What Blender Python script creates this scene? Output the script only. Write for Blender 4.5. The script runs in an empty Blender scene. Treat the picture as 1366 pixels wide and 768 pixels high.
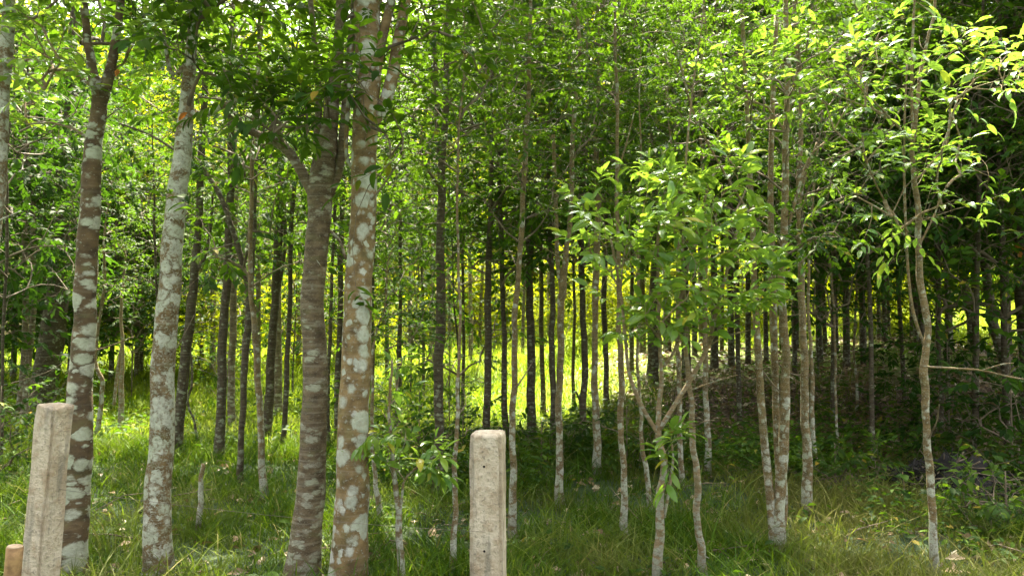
import bpy, math, random
import numpy as np
from mathutils import Vector, Matrix, noise as mnoise

SC = bpy.context.scene
COL = SC.collection
R = math.radians

# ------------------------------------------------------------------ camera, sky, sun, exposure
CAM_H, PITCH, F = 1.6, R(2.5), 1052.0          # F = focal length in photo pixels (1366 wide)
cam_d = bpy.data.cameras.new('camera')
cam_d.sensor_width = 36; cam_d.lens = 36 * F / 1366; cam_d.clip_start = 0.05; cam_d.clip_end = 2000
cam = bpy.data.objects.new('camera', cam_d); COL.objects.link(cam)
cam.location = (0, 0, CAM_H); cam.rotation_euler = (R(90) + PITCH, 0, 0)
SC.camera = cam

SUN_EL, SUN_AZ = R(57), R(-6)                   # azimuth measured from +Y (ahead) towards +X (right)
W = bpy.data.worlds.new('World'); SC.world = W; W.use_nodes = True
wn = W.node_tree; wn.nodes.clear()
sky = wn.nodes.new('ShaderNodeTexSky'); sky.sky_type = 'NISHITA'; sky.sun_disc = False
sky.sun_elevation = SUN_EL; sky.sun_rotation = SUN_AZ
sky.air_density = 1.0; sky.dust_density = 9.0; sky.ozone_density = 0.0
bg = wn.nodes.new('ShaderNodeBackground'); bg.inputs[1].default_value = 0.125
wo = wn.nodes.new('ShaderNodeOutputWorld')
hz = wn.nodes.new('ShaderNodeHueSaturation'); hz.inputs['Saturation'].default_value = 0.2   # thin white cloud over the whole sky
wn.links.new(sky.outputs[0], hz.inputs['Color']); wn.links.new(hz.outputs[0], bg.inputs[0]); wn.links.new(bg.outputs[0], wo.inputs[0])

sun_d = bpy.data.lights.new('sun', 'SUN'); sun_d.energy = 5.0; sun_d.angle = R(0.53); sun_d.color = (1.0, 0.90, 0.68)
sun = bpy.data.objects.new('sun', sun_d); COL.objects.link(sun)
sd = Vector((math.sin(SUN_AZ) * math.cos(SUN_EL), math.cos(SUN_AZ) * math.cos(SUN_EL), math.sin(SUN_EL)))
sun.rotation_euler = sd.to_track_quat('Z', 'Y').to_euler()

SC.view_settings.view_transform = 'Standard'; SC.view_settings.look = 'None'
SC.view_settings.exposure = 2.85; SC.view_settings.gamma = 1.0
SC.render.engine = 'CYCLES'
SC.cycles.max_bounces = 8; SC.cycles.diffuse_bounces = 4; SC.cycles.glossy_bounces = 2
SC.cycles.transmission_bounces = 4; SC.cycles.transparent_max_bounces = 4
SC.cycles.use_denoising = True

# ------------------------------------------------------------------ geometry helpers
RNG = np.random.default_rng(11)

def P(px, py, Y):
    """photo pixel at distance Y ahead of the camera -> world point"""
    dx, dz = (px - 683) / F, (384 - py) / F
    c, s = math.cos(PITCH), math.sin(PITCH)
    y, z = c - dz * s, s + dz * c
    k = Y / y
    return np.array([dx * k, Y, CAM_H + z * k])

def ss(a, b, x):
    t = np.clip((x - a) / (b - a), 0, 1)
    return t * t * (3 - 2 * t)

def G(x, y):
    """height of the ground"""
    x = np.asarray(x, float); y = np.asarray(y, float)
    z = 0.035 * np.sin(1.3 * x + 0.6 * y) * np.cos(0.9 * y - 0.4 * x) + 0.02 * np.sin(3.1 * x - 2.3 * y)
    z = z + (0.95 + 0.1 * np.sin(1.1 * x)) * ss(8.3, 13.6, y + 0.35 * np.sin(1.7 * x)) * ss(0.2, 3.2, x)
    z = z + 0.10 * np.clip(y - 13, 0, None) + 0.30 * np.clip(y - 29, 0, 30)
    z = z + 0.5 * ss(22, 40, y) * np.sin(0.23 * x + 1.0) 
    return z

class NM:
    """numpy mesh accumulator"""
    def __init__(s): s.v = []; s.f = []; s.m = []; s.n = 0; s.a = []
    def add(s, v, f, mat=0):
        v = np.asarray(v, float).reshape(-1, 3); f = np.asarray(f, int).reshape(-1, 3)
        s.v.append(v); s.f.append(f + s.n); s.m.append(np.full(len(f), mat)); s.n += len(v)
    def mesh(s, name, mats, smooth=True, off=(0, 0, 0)):
        v = np.concatenate(s.v) - np.asarray(off, float); f = np.concatenate(s.f); m = np.concatenate(s.m)
        me = bpy.data.meshes.new(name)
        me.vertices.add(len(v)); me.vertices.foreach_set('co', v.astype(np.float32).ravel())
        me.loops.add(len(f) * 3); me.loops.foreach_set('vertex_index', f.astype(np.int32).ravel())
        me.polygons.add(len(f)); me.polygons.foreach_set('loop_start', np.arange(0, len(f) * 3, 3, dtype=np.int32))
        me.polygons.foreach_set('material_index', m.astype(np.int32))
        me.polygons.foreach_set('use_smooth', np.full(len(f), smooth))
        for x in mats: me.materials.append(x)
        me.update(calc_edges=True)
        return me

def tag(o, label=None, cat=None, group=None, kind=None):
    if label: o['label'] = label
    if cat: o['category'] = cat
    if group: o['group'] = group
    if kind: o['kind'] = kind
    return o

def thing(name, label, cat, loc, group=None):
    o = bpy.data.objects.new(name, None); COL.objects.link(o); o.empty_display_size = 0.2
    o.location = [float(c) for c in loc]
    return tag(o, label, cat, group)

def part(name, me, parent=None, kind=None, label=None, loc=None):
    o = bpy.data.objects.new(name, me); COL.objects.link(o)
    if parent is not None: o.parent = parent
    if loc is not None: o.location = [float(c) for c in loc]
    return tag(o, label=label, kind=kind)

def catmull(pts, n):
    """pts (k,d) -> smooth resample with n points per span"""
    p = np.asarray(pts, float)
    if len(p) == 2:
        t = np.linspace(0, 1, n + 1)[:, None]; return p[0] * (1 - t) + p[1] * t
    q = np.vstack([2 * p[0] - p[1], p, 2 * p[-1] - p[-2]])
    out = []
    for i in range(1, len(q) - 2):
        t = np.linspace(0, 1, n, endpoint=False)[:, None]
        a, b, c, d = q[i - 1], q[i], q[i + 1], q[i + 2]
        out.append(0.5 * ((2 * b) + (-a + c) * t + (2 * a - 5 * b + 4 * c - d) * t ** 2 + (-a + 3 * b - 3 * c + d) * t ** 3))
    out.append(q[-2][None])
    return np.vstack(out)

def tube(nm, path, rad, sides=8, mat=0, bump=0.0, seed=0.0, cap=True):
    path = np.asarray(path, float); rad = np.asarray(rad, float); n = len(path)
    t = np.gradient(path, axis=0); t /= np.linalg.norm(t, axis=1)[:, None] + 1e-9
    ref = np.array([1.0, 0.02, 0.03]) if abs(t[:, 0]).mean() < 0.8 else np.array([0.0, 0.05, 1.0])
    u = np.cross(t, ref); u /= np.linalg.norm(u, axis=1)[:, None] + 1e-9
    w = np.cross(t, u)
    a = np.linspace(0, 2 * math.pi, sides, endpoint=False)
    r = rad[:, None] * np.ones((1, sides))
    if bump:
        L = np.concatenate([[0], np.cumsum(np.linalg.norm(np.diff(path, axis=0), axis=1))])[:, None]
        A = a[None]
        r = r * (1 + bump * (np.sin(3 * A + 4.1 * L + seed) * .45 + np.sin(2 * A - 2.3 * L + 2 * seed) * .6 + np.sin(5 * A + 9 * L + seed * 3) * .3
                             + np.sin(17 * L + 3 * np.sin(A + seed)) * .35 + np.sin(31 * L + 5 * np.cos(A) + seed) * .2))
    v = path[:, None] + r[..., None] * (np.cos(a)[None, :, None] * u[:, None] + np.sin(a)[None, :, None] * w[:, None])
    i = np.arange(n - 1)[:, None] * sides; j = np.arange(sides)[None]; k = (j + 1) % sides
    A_, B_, C_, D_ = i + j, i + k, i + sides + k, i + sides + j
    f = np.concatenate([np.stack([A_, B_, C_], -1).reshape(-1, 3), np.stack([A_, C_, D_], -1).reshape(-1, 3)])
    v = v.reshape(-1, 3)
    if cap:
        v = np.vstack([v, path[-1:], path[:1]]); c = n * sides
        ff = [[(n - 1) * sides + x, (n - 1) * sides + (x + 1) % sides, c] for x in range(sides)] + \
             [[(x + 1) % sides, x, c + 1] for x in range(sides)]
        f = np.vstack([f, ff])
    nm.add(v, f, mat)

# leaf templates: length 1 along +Y, normal +Z; folded along the midrib and arched
def leaf_tpl(segs, width=0.17, fold=0.25, arch=0.22):
    ts = np.linspace(0, 1, segs + 1)
    v = []; f = []
    for i, t in enumerate(ts):
        w = width * (math.sin(math.pi * min(1, t * 1.0) ** 0.85) ** 0.9 if 0 < t < 1 else 0)
        z = -arch * t * t
        v.append((0, t - 0.25 * arch * t ** 3, z))
        if 0 < i < segs:
            v.append((-w, t, z + w * fold)); v.append((w, t, z + w * fold))
    def idx(i): return 0 if i == 0 else 1 + (i - 1) * 3
    for i in range(segs):
        a, b = idx(i), idx(i + 1)
        if i == 0: f += [(a, b, b + 1), (a, b + 2, b)]
        elif i == segs - 1: f += [(a, b, a + 1), (a, a + 2, b)]
        else: f += [(a, b, b + 1), (a, b + 1, a + 1), (a, a + 2, b + 2), (a, b + 2, b)]
    return np.array(v), np.array(f)

TPL_FAR = leaf_tpl(2, 0.22, 0.3, 0.25)
TPL_MID = leaf_tpl(3, 0.21, 0.3, 0.28)
TPL_HERO = leaf_tpl(6, 0.19, 0.28, 0.32)

def leaf_frames(d, tilt, rng):
    d = d / (np.linalg.norm(d, axis=1)[:, None] + 1e-9)
    up = np.array([0, 0, 1.0]) + tilt * rng.normal(size=d.shape)
    x = np.cross(d, up); x /= np.linalg.norm(x, axis=1)[:, None] + 1e-9
    z = np.cross(x, d)
    return np.stack([x, d, z], axis=2)          # columns

def add_leaves(nm, pos, d, ln, tpl, rng, tilt=0.35, mat=0):
    M = leaf_frames(d, tilt, rng)
    V, Fc = tpl
    v = np.einsum('nij,kj->nki', M, V) * ln[:, None, None] + pos[:, None]
    f = Fc[None] + (np.arange(len(pos)) * len(V))[:, None, None]
    nm.add(v.reshape(-1, 3), f.reshape(-1, 3), mat)

# ------------------------------------------------------------------ materials
def mat(name):
    m = bpy.data.materials.new(name); m.use_nodes = True; nt = m.node_tree; nt.nodes.clear()
    return m, nt, nt.nodes.new, nt.links.new

def math_n(nt, op, a, b=None, c=None, clamp=False):
    n = nt.nodes.new('ShaderNodeMath'); n.operation = op; n.use_clamp = clamp
    for i, x in enumerate((a, b, c)):
        if x is None: continue
        if isinstance(x, (int, float)): n.inputs[i].default_value = x
        else: nt.links.new(x, n.inputs[i])
    return n.outputs[0]

def ramp_n(nt, fac, stops):
    n = nt.nodes.new('ShaderNodeValToRGB'); e = n.color_ramp.elements
    while len(e) > 1: e.remove(e[-1])
    e[0].position = stops[0][0]; e[0].color = (*stops[0][1], 1)
    for p, c in stops[1:]:
        k = e.new(p); k.color = (*c, 1)
    nt.links.new(fac, n.inputs[0]); return n.outputs[0]

def mixc(nt, f, a, b):
    n = nt.nodes.new('ShaderNodeMix'); n.data_type = 'RGBA'
    for s, x in ((n.inputs[0], f), (n.inputs[6], a), (n.inputs[7], b)):
        if isinstance(x, (int, float)): s.default_value = x
        elif isinstance(x, tuple): s.default_value = (*x, 1)
        else: nt.links.new(x, s)
    return n.outputs[2]

def noise_n(nt, vec, scale, detail=2, rough=0.5, dist=0.0):
    n = nt.nodes.new('ShaderNodeTexNoise'); n.inputs['Scale'].default_value = scale
    n.inputs['Detail'].default_value = detail; n.inputs['Roughness'].default_value = rough
    n.inputs['Distortion'].default_value = dist
    nt.links.new(vec, n.inputs['Vector']); return n.outputs[0]

def leaf_mat(name, stops, trans=0.45, tcol=(0.30, 0.42, 0.03), rough=0.42, spec=.35):
    m, nt, N, L = mat(name)
    g = N('ShaderNodeNewGeometry'); oi = N('ShaderNodeObjectInfo')
    r = math_n(nt, 'FRACT', math_n(nt, 'ADD', g.outputs['Random Per Island'], math_n(nt, 'MULTIPLY', oi.outputs['Random'], 7.31)))
    col = ramp_n(nt, r, stops)
    tc = N('ShaderNodeTexCoord')
    nz = noise_n(nt, tc.outputs['Object'], 1.7, 2)
    hs = N('ShaderNodeHueSaturation'); L(col, hs.inputs['Color'])
    L(math_n(nt, 'MULTIPLY_ADD', nz, 0.9, 0.55), hs.inputs['Value'])
    L(math_n(nt, 'MULTIPLY_ADD', oi.outputs['Random'], 0.03, 0.485), hs.inputs['Hue'])
    spot = math_n(nt, 'MULTIPLY', math_n(nt, 'MULTIPLY_ADD', noise_n(nt, g.outputs['Position'], 55, 3, .7), 9, -5.9, clamp=True), .75)
    hs_out = mixc(nt, spot, hs.outputs[0], (.16, .10, .03))
    # paler underside
    base = mixc(nt, math_n(nt, 'MULTIPLY', g.outputs['Backfacing'], 0.18), hs_out, (.09, .16, .04))
    p = N('ShaderNodeBsdfPrincipled'); L(base, p.inputs['Base Color']); p.inputs['Roughness'].default_value = rough
    p.inputs['Specular IOR Level'].default_value = spec
    t = N('ShaderNodeBsdfTranslucent')
    tm = N('ShaderNodeMix'); tm.data_type = 'RGBA'; tm.inputs[0].default_value = 0.6
    L(hs.outputs[0], tm.inputs[6]); tm.inputs[7].default_value = (*tcol, 1); L(tm.outputs[2], t.inputs[0])
    mx = N('ShaderNodeMixShader'); mx.inputs[0].default_value = trans
    L(p.outputs[0], mx.inputs[1]); L(t.outputs[0], mx.inputs[2])
    o = N('ShaderNodeOutputMaterial'); L(mx.outputs[0], o.inputs[0])
    return m

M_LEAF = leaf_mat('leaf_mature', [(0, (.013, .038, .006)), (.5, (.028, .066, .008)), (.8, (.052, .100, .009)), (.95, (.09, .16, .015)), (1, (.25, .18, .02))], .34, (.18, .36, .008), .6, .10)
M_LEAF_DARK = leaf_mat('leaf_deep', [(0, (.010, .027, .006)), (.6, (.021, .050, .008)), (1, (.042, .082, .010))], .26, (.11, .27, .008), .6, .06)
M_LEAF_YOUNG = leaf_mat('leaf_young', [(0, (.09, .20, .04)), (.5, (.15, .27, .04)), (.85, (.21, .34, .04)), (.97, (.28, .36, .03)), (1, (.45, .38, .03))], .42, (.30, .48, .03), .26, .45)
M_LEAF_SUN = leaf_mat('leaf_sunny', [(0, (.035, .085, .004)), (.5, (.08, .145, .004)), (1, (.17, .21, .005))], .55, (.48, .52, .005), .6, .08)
M_LEAF_DEAD = leaf_mat('leaf_dry', [(0, (.11, .068, .030)), (.5, (.20, .135, .065)), (.85, (.32, .24, .13)), (1, (.50, .44, .30))], .12, (.3, .15, .05), .45)
M_LEAF_ORANGE = leaf_mat('leaf_orange', [(0, (.32, .12, .03)), (1, (.5, .22, .04))], .35, (.6, .2, .03), .5)

def grass_mat(name, stops, trans, tcol, dry=None):
    m, nt, N, L = mat(name)
    g = N('ShaderNodeNewGeometry')
    col = ramp_n(nt, g.outputs['Random Per Island'], stops)
    nz0 = noise_n(nt, g.outputs['Position'], 0.55, 3, 0.6); sx = N('ShaderNodeSeparateXYZ'); L(g.outputs['Position'], sx.inputs[0])
    nz = math_n(nt, 'ADD', nz0, math_n(nt, 'MULTIPLY', math_n(nt, 'MULTIPLY_ADD', sx.outputs[0], .35, 0, clamp=True), .14))
    if dry:
        k = math_n(nt, 'MULTIPLY', math_n(nt, 'SUBTRACT', nz, 0.50), 5.0, clamp=True)
        k = math_n(nt, 'MULTIPLY', k, dry[1])
        col = mixc(nt, k, col, dry[0])
    p = N('ShaderNodeBsdfPrincipled'); L(col, p.inputs['Base Color']); p.inputs['Roughness'].default_value = .6
    p.inputs['Specular IOR Level'].default_value = .12
    t = N('ShaderNodeBsdfTranslucent'); L(mixc(nt, .5, col, tcol), t.inputs[0])
    mx = N('ShaderNodeMixShader'); mx.inputs[0].default_value = trans
    L(p.outputs[0], mx.inputs[1]); L(t.outputs[0], mx.inputs[2])
    o = N('ShaderNodeOutputMaterial'); L(mx.outputs[0], o.inputs[0]); return m
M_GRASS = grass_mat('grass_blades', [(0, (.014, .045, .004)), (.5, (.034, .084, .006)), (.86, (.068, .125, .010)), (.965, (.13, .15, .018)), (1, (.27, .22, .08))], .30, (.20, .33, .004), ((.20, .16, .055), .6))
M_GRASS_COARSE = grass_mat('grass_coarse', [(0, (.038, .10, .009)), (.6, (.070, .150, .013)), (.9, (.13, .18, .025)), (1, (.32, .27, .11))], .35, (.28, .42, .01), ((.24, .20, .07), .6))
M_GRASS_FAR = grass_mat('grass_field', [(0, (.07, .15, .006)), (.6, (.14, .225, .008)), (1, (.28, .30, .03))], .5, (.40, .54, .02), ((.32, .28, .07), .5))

def bark_mat(name, base, dark, lichen, cover=0.5, scale=9, stretch=1.6, lowcover=0.25, speck=0.5, ring=0.3, mode='blob'):
    m, nt, N, L = mat(name)
    tc = N('ShaderNodeTexCoord'); oi = N('ShaderNodeObjectInfo')
    off = N('ShaderNodeVectorMath'); off.operation = 'MULTIPLY_ADD'
    off.inputs[1].default_value = (1, 1, stretch); L(tc.outputs['Object'], off.inputs[0])
    cb = N('ShaderNodeCombineXYZ'); L(math_n(nt, 'MULTIPLY', oi.outputs['Random'], 37), cb.inputs[0]); L(cb.outputs[0], off.inputs[2])
    vec = off.outputs[0]
    sep = N('ShaderNodeSeparateXYZ'); L(tc.outputs['Object'], sep.inputs[0])
    z = sep.outputs[2]
    low = math_n(nt, 'SUBTRACT', 1.0, math_n(nt, 'DIVIDE', z, 1.3), clamp=True)
    # warp
    wn_ = N('ShaderNodeTexNoise'); wn_.inputs['Scale'].default_value = scale * 1.7; wn_.inputs['Detail'].default_value = 5; wn_.inputs['Roughness'].default_value = .65; L(vec, wn_.inputs[0])
    wv = N('ShaderNodeVectorMath'); wv.operation = 'MULTIPLY_ADD'; wv.inputs[1].default_value = ((.5 if mode == 'round' else 1.1) / scale,) * 3
    L(wn_.outputs['Color'], wv.inputs[0]); L(vec, wv.inputs[2])
    vo = N('ShaderNodeTexVoronoi'); vo.inputs['Scale'].default_value = scale; vo.inputs['Randomness'].default_value = 1; L(wv.outputs[0], vo.inputs['Vector'])
    cs = N('ShaderNodeSeparateColor'); L(vo.outputs['Color'], cs.inputs[0])
    big = noise_n(nt, wv.outputs[0], scale * .38, 2)
    thr = math_n(nt, 'MULTIPLY', cs.outputs[0], cover)
    thr = math_n(nt, 'ADD', thr, math_n(nt, 'MULTIPLY', math_n(nt, 'SUBTRACT', big, .5), 1.1))
    thr = math_n(nt, 'ADD', thr, math_n(nt, 'MULTIPLY', low, lowcover))
    k = math_n(nt, 'SUBTRACT', thr, vo.outputs['Distance'])
    if mode == 'round':
        v2 = N('ShaderNodeTexVoronoi'); v2.inputs['Scale'].default_value = scale * 2.6; L(wv.outputs[0], v2.inputs['Vector'])
        c2 = N('ShaderNodeSeparateColor'); L(v2.outputs['Color'], c2.inputs[0])
        k = math_n(nt, 'MAXIMUM', k, math_n(nt, 'MULTIPLY', math_n(nt, 'SUBTRACT', math_n(nt, 'MULTIPLY', math_n(nt, 'POWER', c2.outputs[0], 2.5), .62), v2.outputs['Distance']), .6))
    k1 = math_n(nt, 'MULTIPLY_ADD', math_n(nt, 'ADD', k, math_n(nt, 'MULTIPLY_ADD', noise_n(nt, vec, scale * 9, 4, .7),   .22 if mode == 'round' else .30, -.11 if mode == 'round' else -.15)), 7.0 if mode == 'round' else 5.0, 0.5, clamp=True)
    fn = noise_n(nt, vec, scale * 6, 5, .65)
    k2 = math_n(nt, 'MULTIPLY', math_n(nt, 'MULTIPLY_ADD', fn, 9.0, -5.6 + speck, clamp=True), .8)
    msk = math_n(nt, 'MAXIMUM', k1, k2)
    erode = math_n(nt, 'MULTIPLY_ADD', noise_n(nt, vec, scale * 4.2, 4, .7), 6.0, -1.9, clamp=True)
    msk = math_n(nt, 'MULTIPLY', msk, math_n(nt, 'MAXIMUM', erode, .8 if mode == 'round' else .3))
    bn = noise_n(nt, vec, scale * 1.3, 5, .6)
    col = mixc(nt, math_n(nt, 'MULTIPLY_ADD', bn, 3.0, -1.0, clamp=True), dark, base)
    gn = noise_n(nt, vec, scale * .8, 3)
    col = mixc(nt, math_n(nt, 'MULTIPLY', math_n(nt, 'MULTIPLY_ADD', gn, 5.0, -2.7, clamp=True), .45), col, (.13, .14, .05))
    # thin horizontal rings (lenticels)
    rv = N('ShaderNodeVectorMath'); rv.operation = 'MULTIPLY'; rv.inputs[1].default_value = (1.2, 1.2, 22); L(tc.outputs['Object'], rv.inputs[0])
    rn = noise_n(nt, rv.outputs[0], 2.2, 3, .6)
    col = mixc(nt, math_n(nt, 'MULTIPLY', math_n(nt, 'MULTIPLY_ADD', rn, 6.0, -3.1, clamp=True), ring), col, lichen)
    ln = mixc(nt, math_n(nt, 'MULTIPLY_ADD', noise_n(nt, vec, scale * 2.4, 5, .75), 2.6, -.8, clamp=True), tuple(c * .45 for c in lichen), lichen)
    ln = mixc(nt, math_n(nt, 'MULTIPLY', cs.outputs[1], .6), ln, (.36, .40, .27))
    dirt = math_n(nt, 'MULTIPLY', math_n(nt, 'SUBTRACT', 1.0, math_n(nt, 'DIVIDE', z, .22), clamp=True), math_n(nt, 'MULTIPLY_ADD', fn, 4, -1.2, clamp=True))
    col = mixc(nt, msk, col, ln)
    col = mixc(nt, math_n(nt, 'MULTIPLY', dirt, .85), col, (.07, .052, .028))
    p = N('ShaderNodeBsdfPrincipled'); L(col, p.inputs['Base Color']); p.inputs['Roughness'].default_value = .85
    p.inputs['Specular IOR Level'].default_value = .2
    h = math_n(nt, 'ADD', math_n(nt, 'MULTIPLY', msk, .25), math_n(nt, 'MULTIPLY', fn, .6))
    h = math_n(nt, 'ADD', h, math_n(nt, 'MULTIPLY', rn, .22))
    b = N('ShaderNodeBump'); b.inputs['Strength'].default_value = .9; b.inputs['Distance'].default_value = .012
    L(h, b.inputs['Height']); L(b.outputs[0], p.inputs['Normal'])
    o = N('ShaderNodeOutputMaterial'); L(p.outputs[0], o.inputs[0]); return m

LICH = (.62, .62, .53)
BK = {
 'patch': bark_mat('bark_white_patches', (.28, .19, .085), (.10, .068, .032), LICH,   .58, 9.0, 1.0, .24, .35, .1, mode='round'),
 'white': bark_mat('bark_mostly_white', (.22, .15, .070), (.10, .068, .032), (.62, .62, .51), 1.22, 12, 1.15, .15, 1.1, .2),
 'ring': bark_mat('bark_ringed', (.20, .150, .090), (.075, .055, .034), (.46, .43, .34), .44, 11, 2.0, .26, .5, .32),
 'band': bark_mat('bark_banded', (.155, .105, .055), (.062, .043, .025), (.57, .57, .46), .60, 6.5, 1.8, .26, .1, .06, mode='round'),
 'dark': bark_mat('bark_dark', (.10, .075, .048), (.045, .034, .022), (.28, .28, .20), .28, 16, 1.5, .30, .4, .35),
 'pale': bark_mat('bark_slender_pale', (.24, .165, .075), (.11, .078, .036), (.58, .58, .48), .42, 17, 1.1, .45, .7, .2),
 'tan': bark_mat('bark_sapling_tan', (.32, .225, .12), (.17, .12, .06), (.46, .45, .36), .42, 24, 1.6, .45, .7, .35),
}
M_TWIG, nt, N, L = mat('twig')
p = N('ShaderNodeBsdfPrincipled'); p.inputs['Base Color'].default_value = (.15, .115, .07, 1); p.inputs['Roughness'].default_value = .8
tc = N('ShaderNodeTexCoord'); L(ramp_n(nt, noise_n(nt, tc.outputs['Object'], 9, 3), [(.3, (.07, .05, .03)), (.7, (.22, .17, .11))]), p.inputs['Base Color'])
o = N('ShaderNodeOutputMaterial'); L(p.outputs[0], o.inputs[0])

# ground
M_GROUND, nt, N, L = mat('forest_ground')
g = N('ShaderNodeNewGeometry'); sp = N('ShaderNodeSeparateXYZ'); L(g.outputs['Position'], sp.inputs[0])
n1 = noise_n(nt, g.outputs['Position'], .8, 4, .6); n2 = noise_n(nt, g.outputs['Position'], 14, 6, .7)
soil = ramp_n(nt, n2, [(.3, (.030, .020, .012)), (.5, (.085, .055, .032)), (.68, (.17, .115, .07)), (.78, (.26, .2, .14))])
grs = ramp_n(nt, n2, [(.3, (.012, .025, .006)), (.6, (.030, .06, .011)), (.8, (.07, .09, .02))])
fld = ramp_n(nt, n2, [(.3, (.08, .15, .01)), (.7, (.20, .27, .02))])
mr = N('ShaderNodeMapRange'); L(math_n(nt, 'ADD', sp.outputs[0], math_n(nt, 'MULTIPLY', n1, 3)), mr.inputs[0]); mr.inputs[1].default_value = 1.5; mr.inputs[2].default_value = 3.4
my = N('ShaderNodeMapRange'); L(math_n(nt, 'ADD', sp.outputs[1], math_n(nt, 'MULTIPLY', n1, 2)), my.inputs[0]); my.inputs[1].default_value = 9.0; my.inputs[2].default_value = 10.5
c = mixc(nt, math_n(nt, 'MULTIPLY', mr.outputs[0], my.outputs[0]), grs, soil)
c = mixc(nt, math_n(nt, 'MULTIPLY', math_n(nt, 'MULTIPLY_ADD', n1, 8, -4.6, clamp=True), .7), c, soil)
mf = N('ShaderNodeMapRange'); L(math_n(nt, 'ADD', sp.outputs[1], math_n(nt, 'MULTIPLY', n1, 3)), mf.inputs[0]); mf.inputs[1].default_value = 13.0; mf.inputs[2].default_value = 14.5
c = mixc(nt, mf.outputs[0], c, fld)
p = N('ShaderNodeBsdfPrincipled'); L(c, p.inputs['Base Color']); p.inputs['Roughness'].default_value = .95
b = N('ShaderNodeBump'); b.inputs['Strength'].default_value = 1; b.inputs['Distance'].default_value = .04; L(n2, b.inputs['Height']); L(b.outputs[0], p.inputs['Normal'])
o = N('ShaderNodeOutputMaterial'); L(p.outputs[0], o.inputs[0])

# concrete
M_CONC, nt, N, L = mat('weathered_concrete')
tc = N('ShaderNodeTexCoord'); ob = tc.outputs['Object']
n1 = noise_n(nt, ob, 5, 5, .6, .4); n2 = noise_n(nt, ob, 60, 5, .7); n3 = noise_n(nt, ob, 17, 4, .65)
c = ramp_n(nt, n1, [(.28, (.27, .20, .12)), (.45, (.48, .39, .27)), (.55, (.60, .51, .375)), (.72, (.66, .58, .45))])
c = mixc(nt, math_n(nt, 'MULTIPLY', math_n(nt, 'MULTIPLY_ADD', n3, 6, -3.0, clamp=True), .6), c, (.33, .22, .12))
c = mixc(nt, math_n(nt, 'MULTIPLY', math_n(nt, 'MULTIPLY_ADD', n2, 7, -3.8, clamp=True), .7), c, (.15, .13, .10))
sp = N('ShaderNodeSeparateXYZ'); L(ob, sp.inputs[0])
mv = N('ShaderNodeVectorMath'); mv.operation = 'MULTIPLY'; mv.inputs[1].default_value = (14, 14, 1.6); L(ob, mv.inputs[0])
stn = noise_n(nt, mv.outputs[0], 1.6, 4, .6)
c = mixc(nt, math_n(nt, 'MULTIPLY', math_n(nt, 'MULTIPLY_ADD', stn, 6, -3.1, clamp=True), .7), c, (.19, .175, .135))
p = N('ShaderNodeBsdfPrincipled'); L(c, p.inputs['Base Color']); p.inputs['Roughness'].default_value = .9
b = N('ShaderNodeBump'); b.inputs['Strength'].default_value = 1.0; b.inputs['Distance'].default_value = .014
L(math_n(nt, 'ADD', n2, math_n(nt, 'MULTIPLY', n3, .8)), b.inputs['Height']); L(b.outputs[0], p.inputs['Normal'])
o = N('ShaderNodeOutputMaterial'); L(p.outputs[0], o.inputs[0])

def flat_mat(name, c0, c1, scale=6, rough=.8, metal=0):
    m, nt, N, L = mat(name); tc = N('ShaderNodeTexCoord')
    p = N('ShaderNodeBsdfPrincipled'); L(ramp_n(nt, noise_n(nt, tc.outputs['Object'], scale, 5, .65), [(.35, c0), (.65, c1)]), p.inputs['Base Color'])
    p.inputs['Roughness'].default_value = rough; p.inputs['Metallic'].default_value = metal
    o = N('ShaderNodeOutputMaterial'); L(p.outputs[0], o.inputs[0]); return m
M_WIRE = flat_mat('rusty_wire', (.10, .08, .06), (.20, .17, .14), 40, .6, .4)
M_WOOD = flat_mat('cut_wood', (.14, .075, .03), (.36, .22, .09), 25)
M_WOODEND = flat_mat('cut_wood_end', (.30, .20, .11), (.5, .38, .24), 60)
M_BLACK = flat_mat('charred_wood_hole_shade', (.006, .006, .006), (.022, .018, .014), 20, 1.0)
M_WALL = flat_mat('ochre_plaster', (.42, .30, .16), (.52, .39, .23), 3)
M_ROOF = flat_mat('grey_roof', (.12, .11, .10), (.2, .18, .16), 8)
M_GLASS = flat_mat('dark_window', (.02, .025, .03), (.03, .035, .04), 1, .15)

# ------------------------------------------------------------------ ground
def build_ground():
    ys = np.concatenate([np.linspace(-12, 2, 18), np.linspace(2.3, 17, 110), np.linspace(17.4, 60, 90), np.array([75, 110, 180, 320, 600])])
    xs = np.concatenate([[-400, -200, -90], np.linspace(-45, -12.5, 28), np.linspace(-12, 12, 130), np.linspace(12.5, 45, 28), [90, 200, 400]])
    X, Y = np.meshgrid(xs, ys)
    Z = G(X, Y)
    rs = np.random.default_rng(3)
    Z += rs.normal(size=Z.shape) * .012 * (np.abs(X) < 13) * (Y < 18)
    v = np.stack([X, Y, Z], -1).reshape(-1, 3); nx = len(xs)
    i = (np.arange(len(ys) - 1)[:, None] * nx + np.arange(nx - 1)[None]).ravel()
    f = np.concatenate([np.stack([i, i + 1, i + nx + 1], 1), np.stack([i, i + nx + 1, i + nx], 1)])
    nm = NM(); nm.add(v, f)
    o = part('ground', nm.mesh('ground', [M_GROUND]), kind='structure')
build_ground()

# ------------------------------------------------------------------ grass (stuff)
def snoise(x, y, s, seed):
    return (np.sin(x * s * 1.7 + seed) * np.cos(y * s * 1.3 + 2 * seed) + np.sin((x + y) * s * .8 + 3 * seed) + np.cos((x - 1.6 * y) * s * .55 + seed)) / 3

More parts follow.
